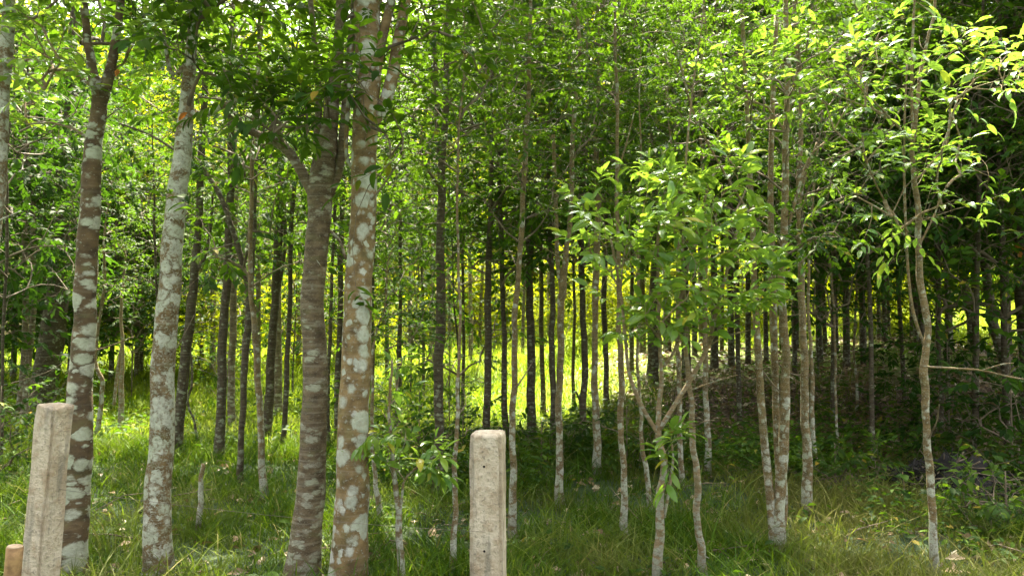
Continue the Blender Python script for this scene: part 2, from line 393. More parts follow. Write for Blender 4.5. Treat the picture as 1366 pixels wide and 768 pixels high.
def blades(nm, x, y, h, w, rng, segs=3, lean=.5):
    n = len(x); z = G(x, y) - .015
    az = rng.uniform(0, 2 * math.pi, n); fa = rng.uniform(0, 2 * math.pi, n)
    ld = np.stack([np.cos(az), np.sin(az), 0 * az], 1); wd = np.stack([np.cos(fa), np.sin(fa), 0 * fa], 1)
    ln = (lean * rng.uniform(.15, 1.3, n) * h)[:, None]
    b = np.stack([x, y, z], 1); V = []
    for k in range(segs):
        t = k / segs
        c = b + ld * ln * t ** 1.8 + np.array([0, 0, 1]) * (h * (t - .25 * t * t))[:, None]
        ww = (w * (1 - .55 * t))[:, None]
        V += [c - wd * ww, c + wd * ww]
    V.append(b + ld * ln + np.array([0, 0, 1]) * (h * .75)[:, None])
    v = np.stack(V, 1); m = v.shape[1]; f = []
    for k in range(segs - 1):
        a = 2 * k; f += [(a, a + 1, a + 3), (a, a + 3, a + 2)]
    f.append((2 * segs - 2, 2 * segs - 1, 2 * segs))
    f = np.array(f)[None] + (np.arange(n) * m)[:, None, None]
    nm.add(v.reshape(-1, 3), f.reshape(-1, 3))

def frustum_xy(n, y0, y1, rng, power=1.0, m=1.25):
    u = rng.uniform(0, 1, n)
    y = y0 * (y1 / y0) ** (u ** power)                 # denser near the camera
    x = rng.uniform(-1, 1, n) * (y * .65 * m + .3)
    return x, y

def litter_mask(x, y):
    """1 where the leafy bank is bare of grass"""
    return ss(.9, 2.4, x + .8 * snoise(x, y, 1.1, 2)) * ss(8.6, 9.8, y + .6 * snoise(x, y, .9, 5)) * (1 - ss(15.5, 17, y))

def build_grass():
    rng = np.random.default_rng(5)
    nm = NM()
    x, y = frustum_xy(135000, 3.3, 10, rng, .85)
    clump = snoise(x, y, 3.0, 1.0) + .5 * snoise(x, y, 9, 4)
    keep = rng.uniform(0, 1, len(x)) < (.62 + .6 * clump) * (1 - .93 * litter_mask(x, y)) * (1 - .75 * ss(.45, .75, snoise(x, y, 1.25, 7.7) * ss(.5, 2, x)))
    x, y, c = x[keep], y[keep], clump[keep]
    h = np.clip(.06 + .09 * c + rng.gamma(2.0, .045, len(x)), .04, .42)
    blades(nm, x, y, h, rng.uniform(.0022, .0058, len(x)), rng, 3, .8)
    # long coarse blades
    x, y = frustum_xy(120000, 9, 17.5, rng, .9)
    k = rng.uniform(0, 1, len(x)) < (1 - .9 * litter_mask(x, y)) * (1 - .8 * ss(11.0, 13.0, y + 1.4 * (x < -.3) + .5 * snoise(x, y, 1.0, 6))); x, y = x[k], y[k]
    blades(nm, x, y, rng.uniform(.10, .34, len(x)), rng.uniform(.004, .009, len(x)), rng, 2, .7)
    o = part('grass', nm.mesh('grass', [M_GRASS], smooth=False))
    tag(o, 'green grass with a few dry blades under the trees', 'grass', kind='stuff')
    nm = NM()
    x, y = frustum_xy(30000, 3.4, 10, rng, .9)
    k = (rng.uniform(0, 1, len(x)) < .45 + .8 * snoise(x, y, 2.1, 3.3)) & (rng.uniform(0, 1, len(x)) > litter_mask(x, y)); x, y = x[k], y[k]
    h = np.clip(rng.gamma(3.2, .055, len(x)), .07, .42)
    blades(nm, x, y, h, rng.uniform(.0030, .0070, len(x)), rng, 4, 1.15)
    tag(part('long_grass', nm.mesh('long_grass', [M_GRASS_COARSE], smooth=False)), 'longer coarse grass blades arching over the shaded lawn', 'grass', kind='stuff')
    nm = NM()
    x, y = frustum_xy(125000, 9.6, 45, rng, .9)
    k = (y > 15.5) | ((rng.uniform(0, 1, len(x)) < ss(11.0, 13.5, y + 1.4 * (x < -.3) + .5 * snoise(x, y, 1.0, 6))) & (rng.uniform(0, 1, len(x)) > litter_mask(x, y))); x, y = x[k], y[k]  # lighter blades come nearer at left, sunlight put into their colour
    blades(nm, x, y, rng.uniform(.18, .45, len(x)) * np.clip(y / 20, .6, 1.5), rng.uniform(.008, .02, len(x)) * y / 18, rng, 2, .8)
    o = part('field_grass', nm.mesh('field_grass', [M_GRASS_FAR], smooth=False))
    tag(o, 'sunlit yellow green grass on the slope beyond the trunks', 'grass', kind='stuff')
    # leaf litter on the bank and sprinkled in the grass
    nm = NM()
    x, y = frustum_xy(70000, 4, 16.5, rng, 1.0)
    k = rng.uniform(0, 1, len(x)) < litter_mask(x, y) * .95 + .045; x, y = x[k], y[k]
    n = len(x)
    pos = np.stack([x, y, G(x, y) + rng.uniform(.0, .05, n)], 1)
    a = rng.uniform(0, 6.28, n); d = np.stack([np.cos(a), np.sin(a), rng.normal(0, .25, n)], 1)
    add_leaves(nm, pos, d, rng.uniform(.07, .15, n), TPL_FAR, rng, .5)
    o = part('leaf_litter', nm.mesh('leaf_litter', [M_LEAF_DEAD], smooth=False))
    tag(o, 'brown fallen leaves covering the shaded bank', 'leaf litter', kind='stuff')
    # low weeds / ground cover
    nm = NM()
    def weeds(n, y0, y1, cond, size, hgt):
        x, y = frustum_xy(n, y0, y1, rng, 1.0)
        k = cond(x, y) & ~((abs(x - 4.0) < .85) & (y > 6.3) & (y < 8.3)); x, y = x[k], y[k]
        for i in range(6):
            a = rng.uniform(0, 6.28, len(x)); r = rng.uniform(.0, .10, len(x))
            pos = np.stack([x + r * np.cos(a), y + r * np.sin(a), G(x, y) + rng.uniform(.1, 1, len(x)) * hgt], 1)
            a += rng.normal(0, .5, len(x))
            d = np.stack([np.cos(a), np.sin(a), rng.uniform(-.3, .6, len(x))], 1)
            add_leaves(nm, pos, d, rng.uniform(.5, 1.2, len(x)) * size, TPL_MID, rng, .4)
    weeds(4600, 7.5, 11, lambda x, y: ((y < 9.4) | (x < 1.2)) & (rng.uniform(0, 1, len(x)) < ss(.0, .5, snoise(x, y, 1.3, 9) + .25)) & (y > 7.5) & (x > -1.8), .10, .38)
    weeds(2600, 7.8, 11.0, lambda x, y: (x > 2.6 + .5 * snoise(x, y, 1.4, 2)) & (rng.uniform(0, 1, len(x)) < .75), .10, .42)
    weeds(1500, 9.5, 15.5, lambda x, y: (rng.uniform(0, 1, len(x)) < .35 + .6 * snoise(x, y, 1.1, 3)), .11, .32)
    weeds(2600, 5.8, 9.0, lambda x, y: (x > 3.0 + .7 * snoise(x, y, 1.6, 3)) , .065, .30)
    weeds(600, 4.0, 9.0, lambda x, y: snoise(x, y, 2.2, 1.5) > .25, .09, .14)
    o = part('ground_cover', nm.mesh('ground_cover', [M_LEAF], smooth=True))
    tag(o, 'low broad leaved weeds growing between the tree bases', 'weeds', kind='stuff')
build_grass()

# ------------------------------------------------------------------ foliage generator
def colonize(nodes, centers, rng, step=.22, rise=.35):
    """join every spray centre to the nearest wood below it; returns list of paths"""
    nodes = [np.asarray(n, float) for n in nodes]
    N0 = np.array(nodes); d0 = np.min(np.linalg.norm(centers[:, None] - N0[None], axis=2), axis=1)
    order = np.argsort(d0); paths = []; cnt = []
    arr = list(nodes); owner = [-1] * len(nodes)
    A = np.array(arr)
    for q in order:
        c = centers[q]
        dv = c[None] - A
        cost = np.linalg.norm(dv, axis=1) + .9 * np.clip(.15 - dv[:, 2], 0, None) + rng.uniform(0, .1, len(A))
        j = int(np.argmin(cost)); s = A[j]; L = np.linalg.norm(c - s)
        k = max(2, int(L / step) + 1); t = np.linspace(0, 1, k + 1)[:, None]
        side = rng.normal(size=3) * .07 * L; side[2] += rise * L * .25
        pth = s + (c - s) * t + side * 4 * t * (1 - t)
        pi = len(paths); paths.append(pth); cnt.append(1)
        o = owner[j]
        while o >= 0:
            cnt[o] += 1; o = par[o]
        if pi == 0: par = {}
        par[pi] = owner[j]
        A = np.vstack([A, pth[1:]]); owner += [pi] * k
    return paths, cnt

def spray_leaves(path, rng, n=11, L=.34, ln=.12, spread=.95, droop=.35, up=0.0):
    """leaf positions and directions along the end of a twig path"""
    tip = path[-1]; d = path[-1] - path[-2]; d = d / (np.linalg.norm(d) + 1e-9)
    d = d * .6 + np.array([rng.normal(0, .35), rng.normal(0, .35), rng.normal(-.02 + up, .2)]); d /= np.linalg.norm(d)
    side = np.cross(d, [0, 0, 1.0]); side /= np.linalg.norm(side) + 1e-9
    t = np.linspace(.0, 1, n)
    bend = np.array([0, 0, -1.0]) * (.22 - .25 * up) * L
    pos = tip + d * (t * L)[:, None] + bend * (t ** 2)[:, None]
    sg = np.where(np.arange(n) % 2 == 0, 1.0, -1.0)
    fw = .35 + .75 * t
    dr = d * fw[:, None] + side * (sg * spread * (1 - .45 * t))[:, None] + np.array([0, 0, -1.0]) * (droop * rng.uniform(0.1, 1.5, n))[:, None]
    dr += rng.normal(0, .16, (n, 3)); dr[-1] = d + bend
    lens = ln * rng.uniform(.6, 1.15, n)
    return pos, dr, lens, np.vstack([tip, pos[n // 2], pos[-1]])

def foliage(nodes, centers, rng, nl=11, L=.34, ln=.12, tw=.0035, tpl=TPL_MID, sides=4, keepall=False, tilt=.35, droop=.35, up=0.0):
    paths, cnt = colonize(nodes, centers, rng)
    wood = NM(); PP, DD, LL = [], [], []
    for p_, c in zip(paths, cnt):
        r = tw * math.sqrt(c) * 1.05
        tube(wood, p_, np.linspace(r * 1.25, r * .75, len(p_)), sides if c < 6 else sides + 2, cap=False)
        po, dr, le, ax = spray_leaves(p_, rng, max(4, int(nl * rng.uniform(.7, 1.25))), L * rng.uniform(.7, 1.2), ln, droop=droop, up=up)
        tube(wood, ax, np.linspace(tw * .8, tw * .35, 3), 3, cap=False)
        PP.append(po); DD.append(dr); LL.append(le)
    return wood, np.concatenate(PP), np.concatenate(DD), np.concatenate(LL)

# shared crown variants (local: z = 0 at the first branch)
def crown_mesh(name, H, Rr, ns, leafm, rng, nl=11, ln=.12, tpl=TPL_FAR, top=.9, dense_low=1.0):
    z = H * rng.uniform(0, 1, ns) ** dense_low
    prof = np.sin(math.pi * np.clip(.16 + .80 * z / H, 0, 1)) ** .7
    a = rng.uniform(0, 6.28, ns); r = Rr * prof * np.sqrt(rng.uniform(.06, 1, ns))
    # uneven outline: lobes
    r *= 1 + .35 * np.sin(2 * a + rng.uniform(0, 6) + z) * np.cos(1.9 * z + rng.uniform(0, 6))
    keep = (np.sin(3.1 * z + 2 * a + rng.uniform(0, 6)) + np.sin(1.3 * z * 2 - a)) > -1.1
    C = np.stack([r * np.cos(a), r * np.sin(a), z], 1)[keep]
    axis = [(0.0, 0.0, q) for q in np.arange(-.6, H * top, .25)]
    wood, p_, d_, l_ = foliage(axis, C, rng, nl, .36 * ln / .12, ln, .003)
    add_leaves(wood, p_, d_, l_, tpl, rng, .5, 1)
    return wood.mesh(name, [M_TWIG, leafm], smooth=True)

cr = np.random.default_rng(21)
CROWN = {k: [] for k in ('mid', 'dark', 'sun', 'low', 'lowsun', 'under', 'hill', 'lowmid')}
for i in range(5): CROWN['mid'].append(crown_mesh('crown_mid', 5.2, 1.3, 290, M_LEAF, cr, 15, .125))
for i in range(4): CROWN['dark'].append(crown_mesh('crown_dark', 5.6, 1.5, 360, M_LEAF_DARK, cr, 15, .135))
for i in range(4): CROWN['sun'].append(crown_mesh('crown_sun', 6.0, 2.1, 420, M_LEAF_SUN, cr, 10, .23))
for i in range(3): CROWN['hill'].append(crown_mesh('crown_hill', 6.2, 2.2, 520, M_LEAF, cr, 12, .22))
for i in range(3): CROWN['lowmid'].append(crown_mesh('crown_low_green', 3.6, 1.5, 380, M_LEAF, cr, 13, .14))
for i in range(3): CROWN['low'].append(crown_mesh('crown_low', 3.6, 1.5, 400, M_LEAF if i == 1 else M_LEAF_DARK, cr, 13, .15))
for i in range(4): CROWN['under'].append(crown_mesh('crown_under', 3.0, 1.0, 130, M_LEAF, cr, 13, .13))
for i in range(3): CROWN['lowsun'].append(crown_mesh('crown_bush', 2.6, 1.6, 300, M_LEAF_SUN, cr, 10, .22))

# ------------------------------------------------------------------ hand placed trees
def poly_world(pts, Y, dy=None):
    """pts: (px, py, width px) from base up -> world points + radii at distance Y"""
    out, rad = [], []
    for i, (px, py, w) in enumerate(pts):
        q = P(px, py, Y if dy is None else Y + dy[i])
        out.append(q); rad.append(w / F * Y / 2)
    return np.array(out), np.array(rad)

def trunk_mesh(pts, rad, mat_, off, sides, per, bump, seed, flare=True, jit=0.0, rng=None):
    d = np.hstack([pts, rad[:, None]]); c = catmull(d, per)
    if flare:
        h = c[:, 2] - c[0, 2]; c[:, 3] *= 1 + .55 * np.exp(-np.clip(h, 0, None) / .10)
    if jit and rng is not None:
        L = np.linspace(0, 1, len(c)) * len(pts)
        ph = rng.uniform(0, 6.28, 4)
        c[:, 0] += jit * (np.sin(L * 3.1 + ph[0]) + .5 * np.sin(L * 7.3 + ph[1])); c[:, 1] += jit * (np.sin(L * 2.7 + ph[2]) + .5 * np.sin(L * 6.1 + ph[3]))
    nm = NM(); tube(nm, c[:, :3], np.clip(c[:, 3], .0015, None), sides, 0, bump, seed)
    return nm.mesh('trunk', [mat_], off=off), c

TREES = []
PL = 'slender plantation trees'
def tree(label, Y, pts, bark='dark', crown='mid', czs=(3.0, 1.0), group='slender plantation trees', limbs=(), grow=2.2, name='slender_tree', sides=10, per=8, bump=.05, cat='tree', crown2=None):
    """pts: base first. The trunk runs on above its last point up to `grow` metres."""
    rng = np.random.default_rng(int(abs(pts[0][0]) * 7 + Y * 100))
    W_, rad = poly_world(pts, Y)
    gz = float(G(W_[0, 0], Y)); base = np.array([W_[0, 0], Y, gz])
    W_[0, 2] = gz - .06
    if len(W_) > 1 and W_[1, 2] < gz + .05: W_ = np.delete(W_, 1, 0); rad = np.delete(rad, 1)
    nm0 = len(W_)
    if grow:
        dlt = W_[-1] - W_[-2]; dlt /= np.linalg.norm(dlt); dlt = dlt * .35 + np.array([0, 0, .65]); dlt /= np.linalg.norm(dlt)
        r0 = rad[-1]
        for k in (1, 2, 3):
            W_ = np.vstack([W_, W_[-1] + dlt * grow / 3 + rng.normal(0, .05, 3) * [1, 1, 0]]); rad = np.append(rad, r0 * (1 - .28 * k))
    root = thing(name, label, cat, base, group)
    me, c = trunk_mesh(W_, rad, BK[bark], base, sides, per, bump, base[0] * 3, jit=.006 * min(1, Y / 6), rng=rng)
    part('trunk', me, root)
    zt = c[:, 2] - gz
    for k_ in range(int(rng.integers(2, 6)) if grow and Y < 11.5 else 0):
        i = int(rng.choice(np.where((zt > .8) & (zt < 4.2))[0])); a = rng.uniform(0, 6.28); Lb = rng.uniform(.10, .45 if Y < 7 else 1.1); up = rng.uniform(.1, 1.1)
        d = np.array([math.cos(a), math.sin(a), up]); d /= np.linalg.norm(d); p0 = c[i, :3]
        kink = rng.normal(0, .08, 3) * Lb
        bp = catmull([p0, p0 + d * Lb * .45 + kink, p0 + d * Lb + [0, 0, .12 * Lb]], 5); r0 = min(c[i, 3] * .45, rng.uniform(.0035, .009))
        nb = NM(); tube(nb, bp, np.linspace(r0, r0 * .35, len(bp)), 6)
        if Lb > .5:
            q = bp[6]; d2 = d + rng.normal(0, .5, 3); tube(nb, [q, q + d2 * Lb * .2, q + d2 * Lb * .35 + [0, 0, .03]], [r0 * .5, r0 * .35, r0 * .2], 4)
        part('dead_twig', nb.mesh('dead_twig', [BK[bark] if Lb < .3 else M_TWIG], off=base), root, kind='stuff' if Lb > .5 else None)
    for lp in limbs:
        lw, lr = poly_world([q[:3] for q in lp], Y, [q[3] if len(q) > 3 else 0 for q in lp])
        me2, _ = trunk_mesh(lw, lr, BK[bark], base, max(6, sides - 4), 6, bump, 1.0, flare=False)
        part('branch', me2, root)
    if crown:
        z0, s = czs
        if group == PL: z0 -= rng.uniform(.2, 1.2)
        if group == PL and Y > 9.5 and pts[0][0] < 560: s *= .7
        i = int(np.argmin(abs(c[:, 2] - (gz + z0 + .3))))
        src = CROWN[crown][int(rng.integers(len(CROWN[crown])))]
        o = part('crown', src, root, loc=(c[i, 0] - base[0], c[i, 1] - base[1], z0))
        o.rotation_euler = (rng.normal(0, .04), rng.normal(0, .04), rng.uniform(0, 6.28)); o.scale = (s, s, s * rng.uniform(.9, 1.15))
    TREES.append((root, c)); return root, c, base, rng

FRONT = 'big lichen covered trees at the front left'
hero_leaf = []
for i, (fo, ar) in enumerate(((.25, .3), (.4, .15), (.15, .5), (.3, .4))):
    for mname, mm in (('y', M_LEAF_YOUNG), ('m', M_LEAF)):
        nm = NM(); v, f = leaf_tpl(6, (.17, .15, .19, .20)[i], fo, ar); nm.add(v, f); hero_leaf.append((mname, nm.mesh('leaf', [mm])))
HL = {k: [m for q, m in hero_leaf if q == k] for k in 'ym'}

def hero_crown(root, base, nodes, centers, rng, kind, nobj=300, nl=10, L=.26, ln=.11, tw=.0022, tilt=.3, droop=.2, sides=5, up=.25):
    wood, p_, d_, l_ = foliage(nodes, centers, rng, nl, L, ln, tw, sides=sides, droop=droop, up=up)
    part('twigs', wood.mesh('twigs', [M_TWIG if kind == 'm' else BK['tan']], off=base), root, kind='stuff')
    M = leaf_frames(d_, tilt, rng)
    # the largest leaves in view become objects of their own
    depth = p_[:, 1]; px = 683 + F * p_[:, 0] / depth; py = 384 + F * math.tan(PITCH) - F * (p_[:, 2] - CAM_H) / depth
    vis = (px > -10) & (px < 1376) & (py > -10) & (py < 778)
    score = l_ / depth * vis; order = np.argsort(-score)
    pick = [q for q in order[:nobj] if vis[q]]
    for q in pick:
        o = part('leaf', HL[kind][int(rng.integers(4))], root)
        m4 = Matrix([[*(M[q][r] * l_[q]), p_[q][r] - base[r]] for r in range(3)] + [[0, 0, 0, 1]])
        o.matrix_local = m4
    rest = np.setdiff1d(np.arange(len(p_)), pick)
    if len(rest):
        nm = NM(); add_leaves(nm, p_[rest], d_[rest], l_[rest], TPL_HERO if nobj else TPL_MID, rng, tilt)
        part('foliage', nm.mesh('foliage', [M_LEAF_YOUNG if kind == 'y' else M_LEAF], off=base), root, kind='stuff')

def blobs(spec, rng):
    """spec: (px, py, Y, rx px, ry px, rY m, n) -> spray centres"""
    out = []
    for px, py, Y, rx, ry, rY, n in spec:
        g = rng.uniform(-1, 1, (n * 3, 3)); g = g[np.linalg.norm(g, axis=1) < 1][:n]
        for a, b_, c_ in g: out.append(P(px + a * rx, py + b_ * ry, Y + c_ * rY))
    return np.array(out)

nm = NM(); v, f = leaf_tpl(6, .22, .3, .3); nm.add(v, f); OLEAF = nm.mesh('leaf', [M_LEAF_ORANGE])
def orange_leaves(root, base, spots):
    for px, py, Y, ln, a in spots:
        q = P(px, py, Y); o = part('leaf', OLEAF, root, label='single orange dying leaf')
        o.location = [float(q[r] - base[r]) for r in range(3)]; o.rotation_euler = (R(-35), R(20), a); o.scale = (ln,) * 3
# --- four big trees
root, c, base, rng = tree('brown trunk with broad white lichen bands just right of the left concrete post', 4.95,
    [(90, 764, 40), (99, 690, 37), (106, 600, 33), (107, 520, 31), (112, 440, 28), (115, 370, 27), (120, 270, 25), (126, 190, 22), (131, 135, 19), (122, 80, 12), (112, 20, 10)],
    'band', 'mid', (3.5, 1.0), FRONT, limbs=[[(131, 150, 15), (142, 115, 15), (150, 80, 13), (158, 30, 11), (165, -40, 9)]], name='lichen_tree', sides=24, per=10, bump=.035, grow=2.5)
C = blobs([(60, 60, 4.8, 110, 60, .6, 34), (200, 60, 4.9, 60, 60, .5, 14), (60, 130, 5.2, 100, 40, .6, 14)], rng)
hero_crown(root, base, c[c[:, 2] > 2.6, :3], C, rng, 'y', 300, 10, .3, .12)

root, c, base, rng = tree('tall tree mottled almost white with lichen, second big trunk from the left', 4.9,
    [(209, 768, 37), (211, 690, 34), (214, 600, 31), (218, 500, 30), (224, 400, 29), (233, 300, 27), (243, 200, 23), (251, 120, 17), (256, 50, 14), (259, -30, 12)],
    'white', 'mid', (3.5, 1.0), FRONT, limbs=[[(250, 150, 9), (275, 152, 8), (300, 140, 7, -.1), (330, 128, 5, -.2)], [(222, 75, 0.1)] * 0 or [(254, 80, 8), (232, 100, 6), (222, 70, 5), (215, 10, 4)]], name='lichen_tree', sides=24, per=10, bump=.035, grow=2.5)
orange_leaves(root, base, [(250, 150, 4.62, .075, 1.3), (256, 143, 4.6, .06, -1.0), (158, 92, 4.8, .06, .5)])
C = blobs([(285, 60, 4.6, 90, 60, .5, 24), (330, 100, 4.5, 60, 40, .4, 12), (262, 265, 4.6, 18, 16, .15, 2)], rng)
hero_crown(root, base, c[c[:, 2] > 2.2, :3], C, rng, 'm', 300, 10, .3, .12)

root, c, base, rng = tree('grey brown ringed tree with a thick limb curving left, left of the widest trunk', 4.95,
    [(403, 766, 43), (411, 680, 38), (418, 600, 35), (420, 500, 33), (418, 400, 31), (424, 300, 31), (431, 230, 33), (437, 190, 25), (446, 120, 17), (453, 40, 14), (457, -40, 12)],
    'ring', 'mid', (3.6, .95), FRONT, limbs=[[(420, 262, 16), (408, 240, 15), (396, 218, 14), (378, 195, 13), (352, 182, 10, -.15), (325, 172, 8, -.3), (300, 150, 6, -.4)],
      [(428, 225, 15), (424, 190, 12), (425, 130, 9), (420, 60, 8), (412, -20, 7)], [(440, 262, 9), (453, 225, 11), (459, 160, 11), (466, 80, 10), (474, -10, 9)], [(430, 300, 4), (452, 320, 4), (462, 345, 4), (470, 330, 3)]],
    name='lichen_tree', sides=24, per=10, bump=.035, grow=2.3)
C = blobs([(385, 150, 4.3, 75, 40, .35, 24), (350, 140, 4.4, 50, 40, .3, 12), (430, 90, 4.5, 50, 50, .3, 12)], rng)
hero_crown(root, base, np.vstack([c[c[:, 2] > 2.5, :3], poly_world([(378, 195, 1), (352, 182, 1), (325, 172, 1)], 4.75)[0]]), C, rng, 'm', 300, 9, .26, .12)

root, c, base, rng = tree('widest tree trunk, orange brown bark with round white lichen patches', 4.75,
    [(465, 768, 51), (468, 690, 45), (471, 600, 41), (474, 500, 39), (478, 400, 37), (483, 300, 35), (487, 200, 34), (490, 100, 33), (490, 0, 34), (488, -80, 30)],
    'patch', 'mid', (3.7, 1.1), FRONT, limbs=[[(498, 165, 16), (512, 140, 17), (524, 100, 17), (530, 60, 15), (540, 10, 14), (552, -50, 12)], [(500, 110, 14), (508, 60, 14), (520, 10, 12), (530, -40, 10)],
      [(476, 230, 6), (462, 205, 6), (466, 120, 6), (470, 40, 5)]], name='lichen_tree', sides=28, per=10, bump=.03, grow=2.3)
C = blobs([(470, 105, 4.2, 60, 35, .3, 12), (520, 190, 4.3, 30, 40, .3, 5), (610, 60, 4.9, 90, 60, .6, 22), (470, 380, 4.5, 10, 18, .1, 1)], rng)
hero_crown(root, base, c[c[:, 2] > 2.7, :3], C, rng, 'm', 300, 9, .28, .12)

# --- centre sapling
SAP = 'leafy saplings in front of the plantation'
root, c, base, rng = tree('bushy bright green sapling with forked stems right of the centre concrete post', 4.75,
    [(877, 772, 14), (879, 720, 12), (881, 670, 11), (885, 620, 9), (879, 578, 8), (881, 500, 5.5), (880, 430, 5), (877, 360, 4), (880, 290, 3)], 'tan', None, group=SAP, name='sapling', grow=0, sides=12,
    limbs=[[(879, 580, 6), (858, 545, 6), (840, 500, 5), (834, 450, 4.5), (828, 390, 4), (815, 320, 3, -.1)],
           [(880, 572, 7), (900, 540, 6.5), (925, 500, 6), (944, 462, 5.5), (955, 420, 5), (970, 360, 4, -.1), (985, 300, 3, -.15)],
           [(885, 490, 4.5), (902, 460, 4), (908, 400, 4, .1), (925, 330, 3.5, .1), (945, 250, 3, .1), (962, 215, 2.4, .1)],
           [(886, 690, 4), (893, 650, 4), (898, 612, 3), (896, 590, 2)]])
lim = [(834, 450), (828, 390), (815, 320), (925, 500), (944, 462), (955, 420), (970, 360), (985, 300), (902, 460), (908, 400), (925, 330), (945, 250), (880, 400), (877, 360), (880, 290)]
nodes = np.array([P(a, b, 4.75) for a, b in lim])
C = blobs([(905, 345, 4.7, 125, 125, .42, 96), (960, 250, 4.65, 45, 50, .25, 13), (870, 280, 4.75, 60, 50, .3, 14), (800, 310, 4.6, 28, 60, .25, 10), (1010, 400, 4.6, 30, 50, .25, 8), (850, 430, 4.7, 50, 30, .3, 8)], rng)
hero_crown(root, base, nodes, C, rng, 'y', 300, 10, .17, .116, .0014, droop=.4, up=.35, tilt=.45)
C = blobs([(912, 584, 4.55, 24, 12, .08, 5), (888, 628, 4.6, 8, 25, .05, 4)], rng)
hero_crown(root, base, np.array([P(884, 600, 4.75), P(896, 600, 4.75)]), C, rng, 'y', 60, 5, .08, .125, .0014)

# --- right sapling
root, c, base, rng = tree('slim crooked sapling with spreading yellow green leaves near the right edge', 4.95,
    [(1246, 766, 13), (1245, 700, 10), (1239, 620, 10), (1236, 560, 9), (1232, 500, 10), (1238, 450, 8), (1231, 400, 9), (1226, 330, 8), (1221, 250, 7), (1218, 190, 6), (1224, 130, 5), (1236, 60, 4), (1248, 0, 3.5)], 'pale', None, group=SAP, name='sapling', grow=.8, sides=12,
    limbs=[[(1237, 470, 4), (1222, 430, 4.5), (1214, 390, 4), (1209, 320, 3.5), (1206, 200, 3), (1210, 80, 2.4)], [(1219, 200, 4), (1216, 110, 4), (1219, 20, 3), (1222, -30, 3)],
           [(1212, 310, 2.5), (1180, 268, 2.5, -.1), (1156, 215, 2.5, -.2), (1150, 180, 2, -.2)], [(1225, 330, 3), (1245, 290, 2.5), (1262, 250, 2), (1300, 215, 2)],
           [(1220, 195, 3), (1180, 150, 2.5, -.2), (1130, 100, 2, -.3)], [(1236, 489, 3, -.06), (1270, 491, 3, -.1), (1310, 494, 2.5, -.15), (1345, 502, 2.3, -.2), (1380, 508, 2, -.2)], [(1310, 494, 2, -.15), (1335, 486, 1.6, -.2), (1352, 484, 1.4, -.2)]])
C = blobs([(1215, 100, 4.8, 150, 80, .6, 46), (1225, 235, 4.8, 130, 60, .5, 30), (1335, 90, 4.6, 50, 60, .5, 14), (1110, 110, 4.8, 60, 70, .4, 14), (1215, 300, 4.7, 60, 30, .3, 8)], rng)
hero_crown(root, base, np.vstack([c[c[:, 2] > 2.3, :3], [P(a, b, 4.8) for a, b in ((1206, 200), (1180, 268), (1156, 215), (1262, 250), (1300, 215), (1180, 150), (1130, 100))]]), C, rng, 'y', 300, 8, .24, .092, .0018, tilt=.35, droop=.2, up=.1)

# --- small sapling left of the centre post
root, c, base, rng = tree('young tree with drooping compound looking leaves between the widest trunk and the centre post', 4.8,
    [(539, 772, 10), (532, 700, 9), (527, 640, 7), (521, 590, 5), (520, 540, 4), (522, 480, 3)], 'pale', None, group=SAP, name='sapling', grow=0, sides=10,
    limbs=[[(532, 700, 4), (536, 665, 4), (540, 640, 3), (560, 620, 2.5), (585, 605, 2, -.1)]])
C = blobs([(530, 590, 4.7, 40, 30, .2, 11), (580, 615, 4.6, 30, 20, .15, 9), (505, 600, 4.8, 15, 15, .1, 3), (525, 500, 4.8, 22, 45, .2, 7)], rng)
hero_crown(root, base, np.array([P(a, b, 4.8) for a, b in ((527, 640), (521, 590), (520, 540), (522, 490), (540, 640), (560, 620), (585, 605))]), C, rng, 'y', 160, 8, .12, .11, .0014, droop=.8)

# --- triple stem
root, c, base, rng = tree('clump of three pale stems rising together right of the bushy sapling', 5.5,
    [(1035, 738, 19), (1039, 690, 16), (1043, 620, 14), (1048, 540, 13), (1047, 460, 11), (1043, 380, 10), (1047, 260, 9), (1050, 150, 8), (1049, 40, 7)], 'pale', 'mid', (3.3, .6), limbs=[
    [(1032, 735, 11), (1027, 660, 11), (1018, 570, 10), (1012, 480, 9), (1007, 400, 8), (1004, 300, 7), (998, 180, 6), (992, 60, 5), (988, -30, 5)],
    [(1040, 660, 8, .1), (1037, 600, 9, .12), (1034, 500, 9, .12), (1031, 400, 10, .12), (1028, 280, 8, .12), (1030, 160, 7, .12), (1036, 20, 6, .12)],
    [(1036, 735, 9, .05), (1046, 690, 8, .08), (1047, 650, 7, .08), (1043, 600, 5, .08)],
    [(1052, 300, 4), (1066, 250, 4), (1080, 210, 3), (1100, 190, 2)], [(1003, 290, 3), (960, 220, 3), (925, 150, 3), (900, 60, 3), (880, 40, 2)]], sides=14, name='slender_tree', grow=2)
C = blobs([(1055, 395, 5.2, 12, 10, .06, 2), (1020, 90, 5.3, 60, 60, .4, 18), (960, 120, 5.4, 50, 40, .4, 8)], rng)
hero_crown(root, base, c[c[:, 2] > 1.7, :3], C, rng, 'y', 60, 8, .2, .1, .0016)

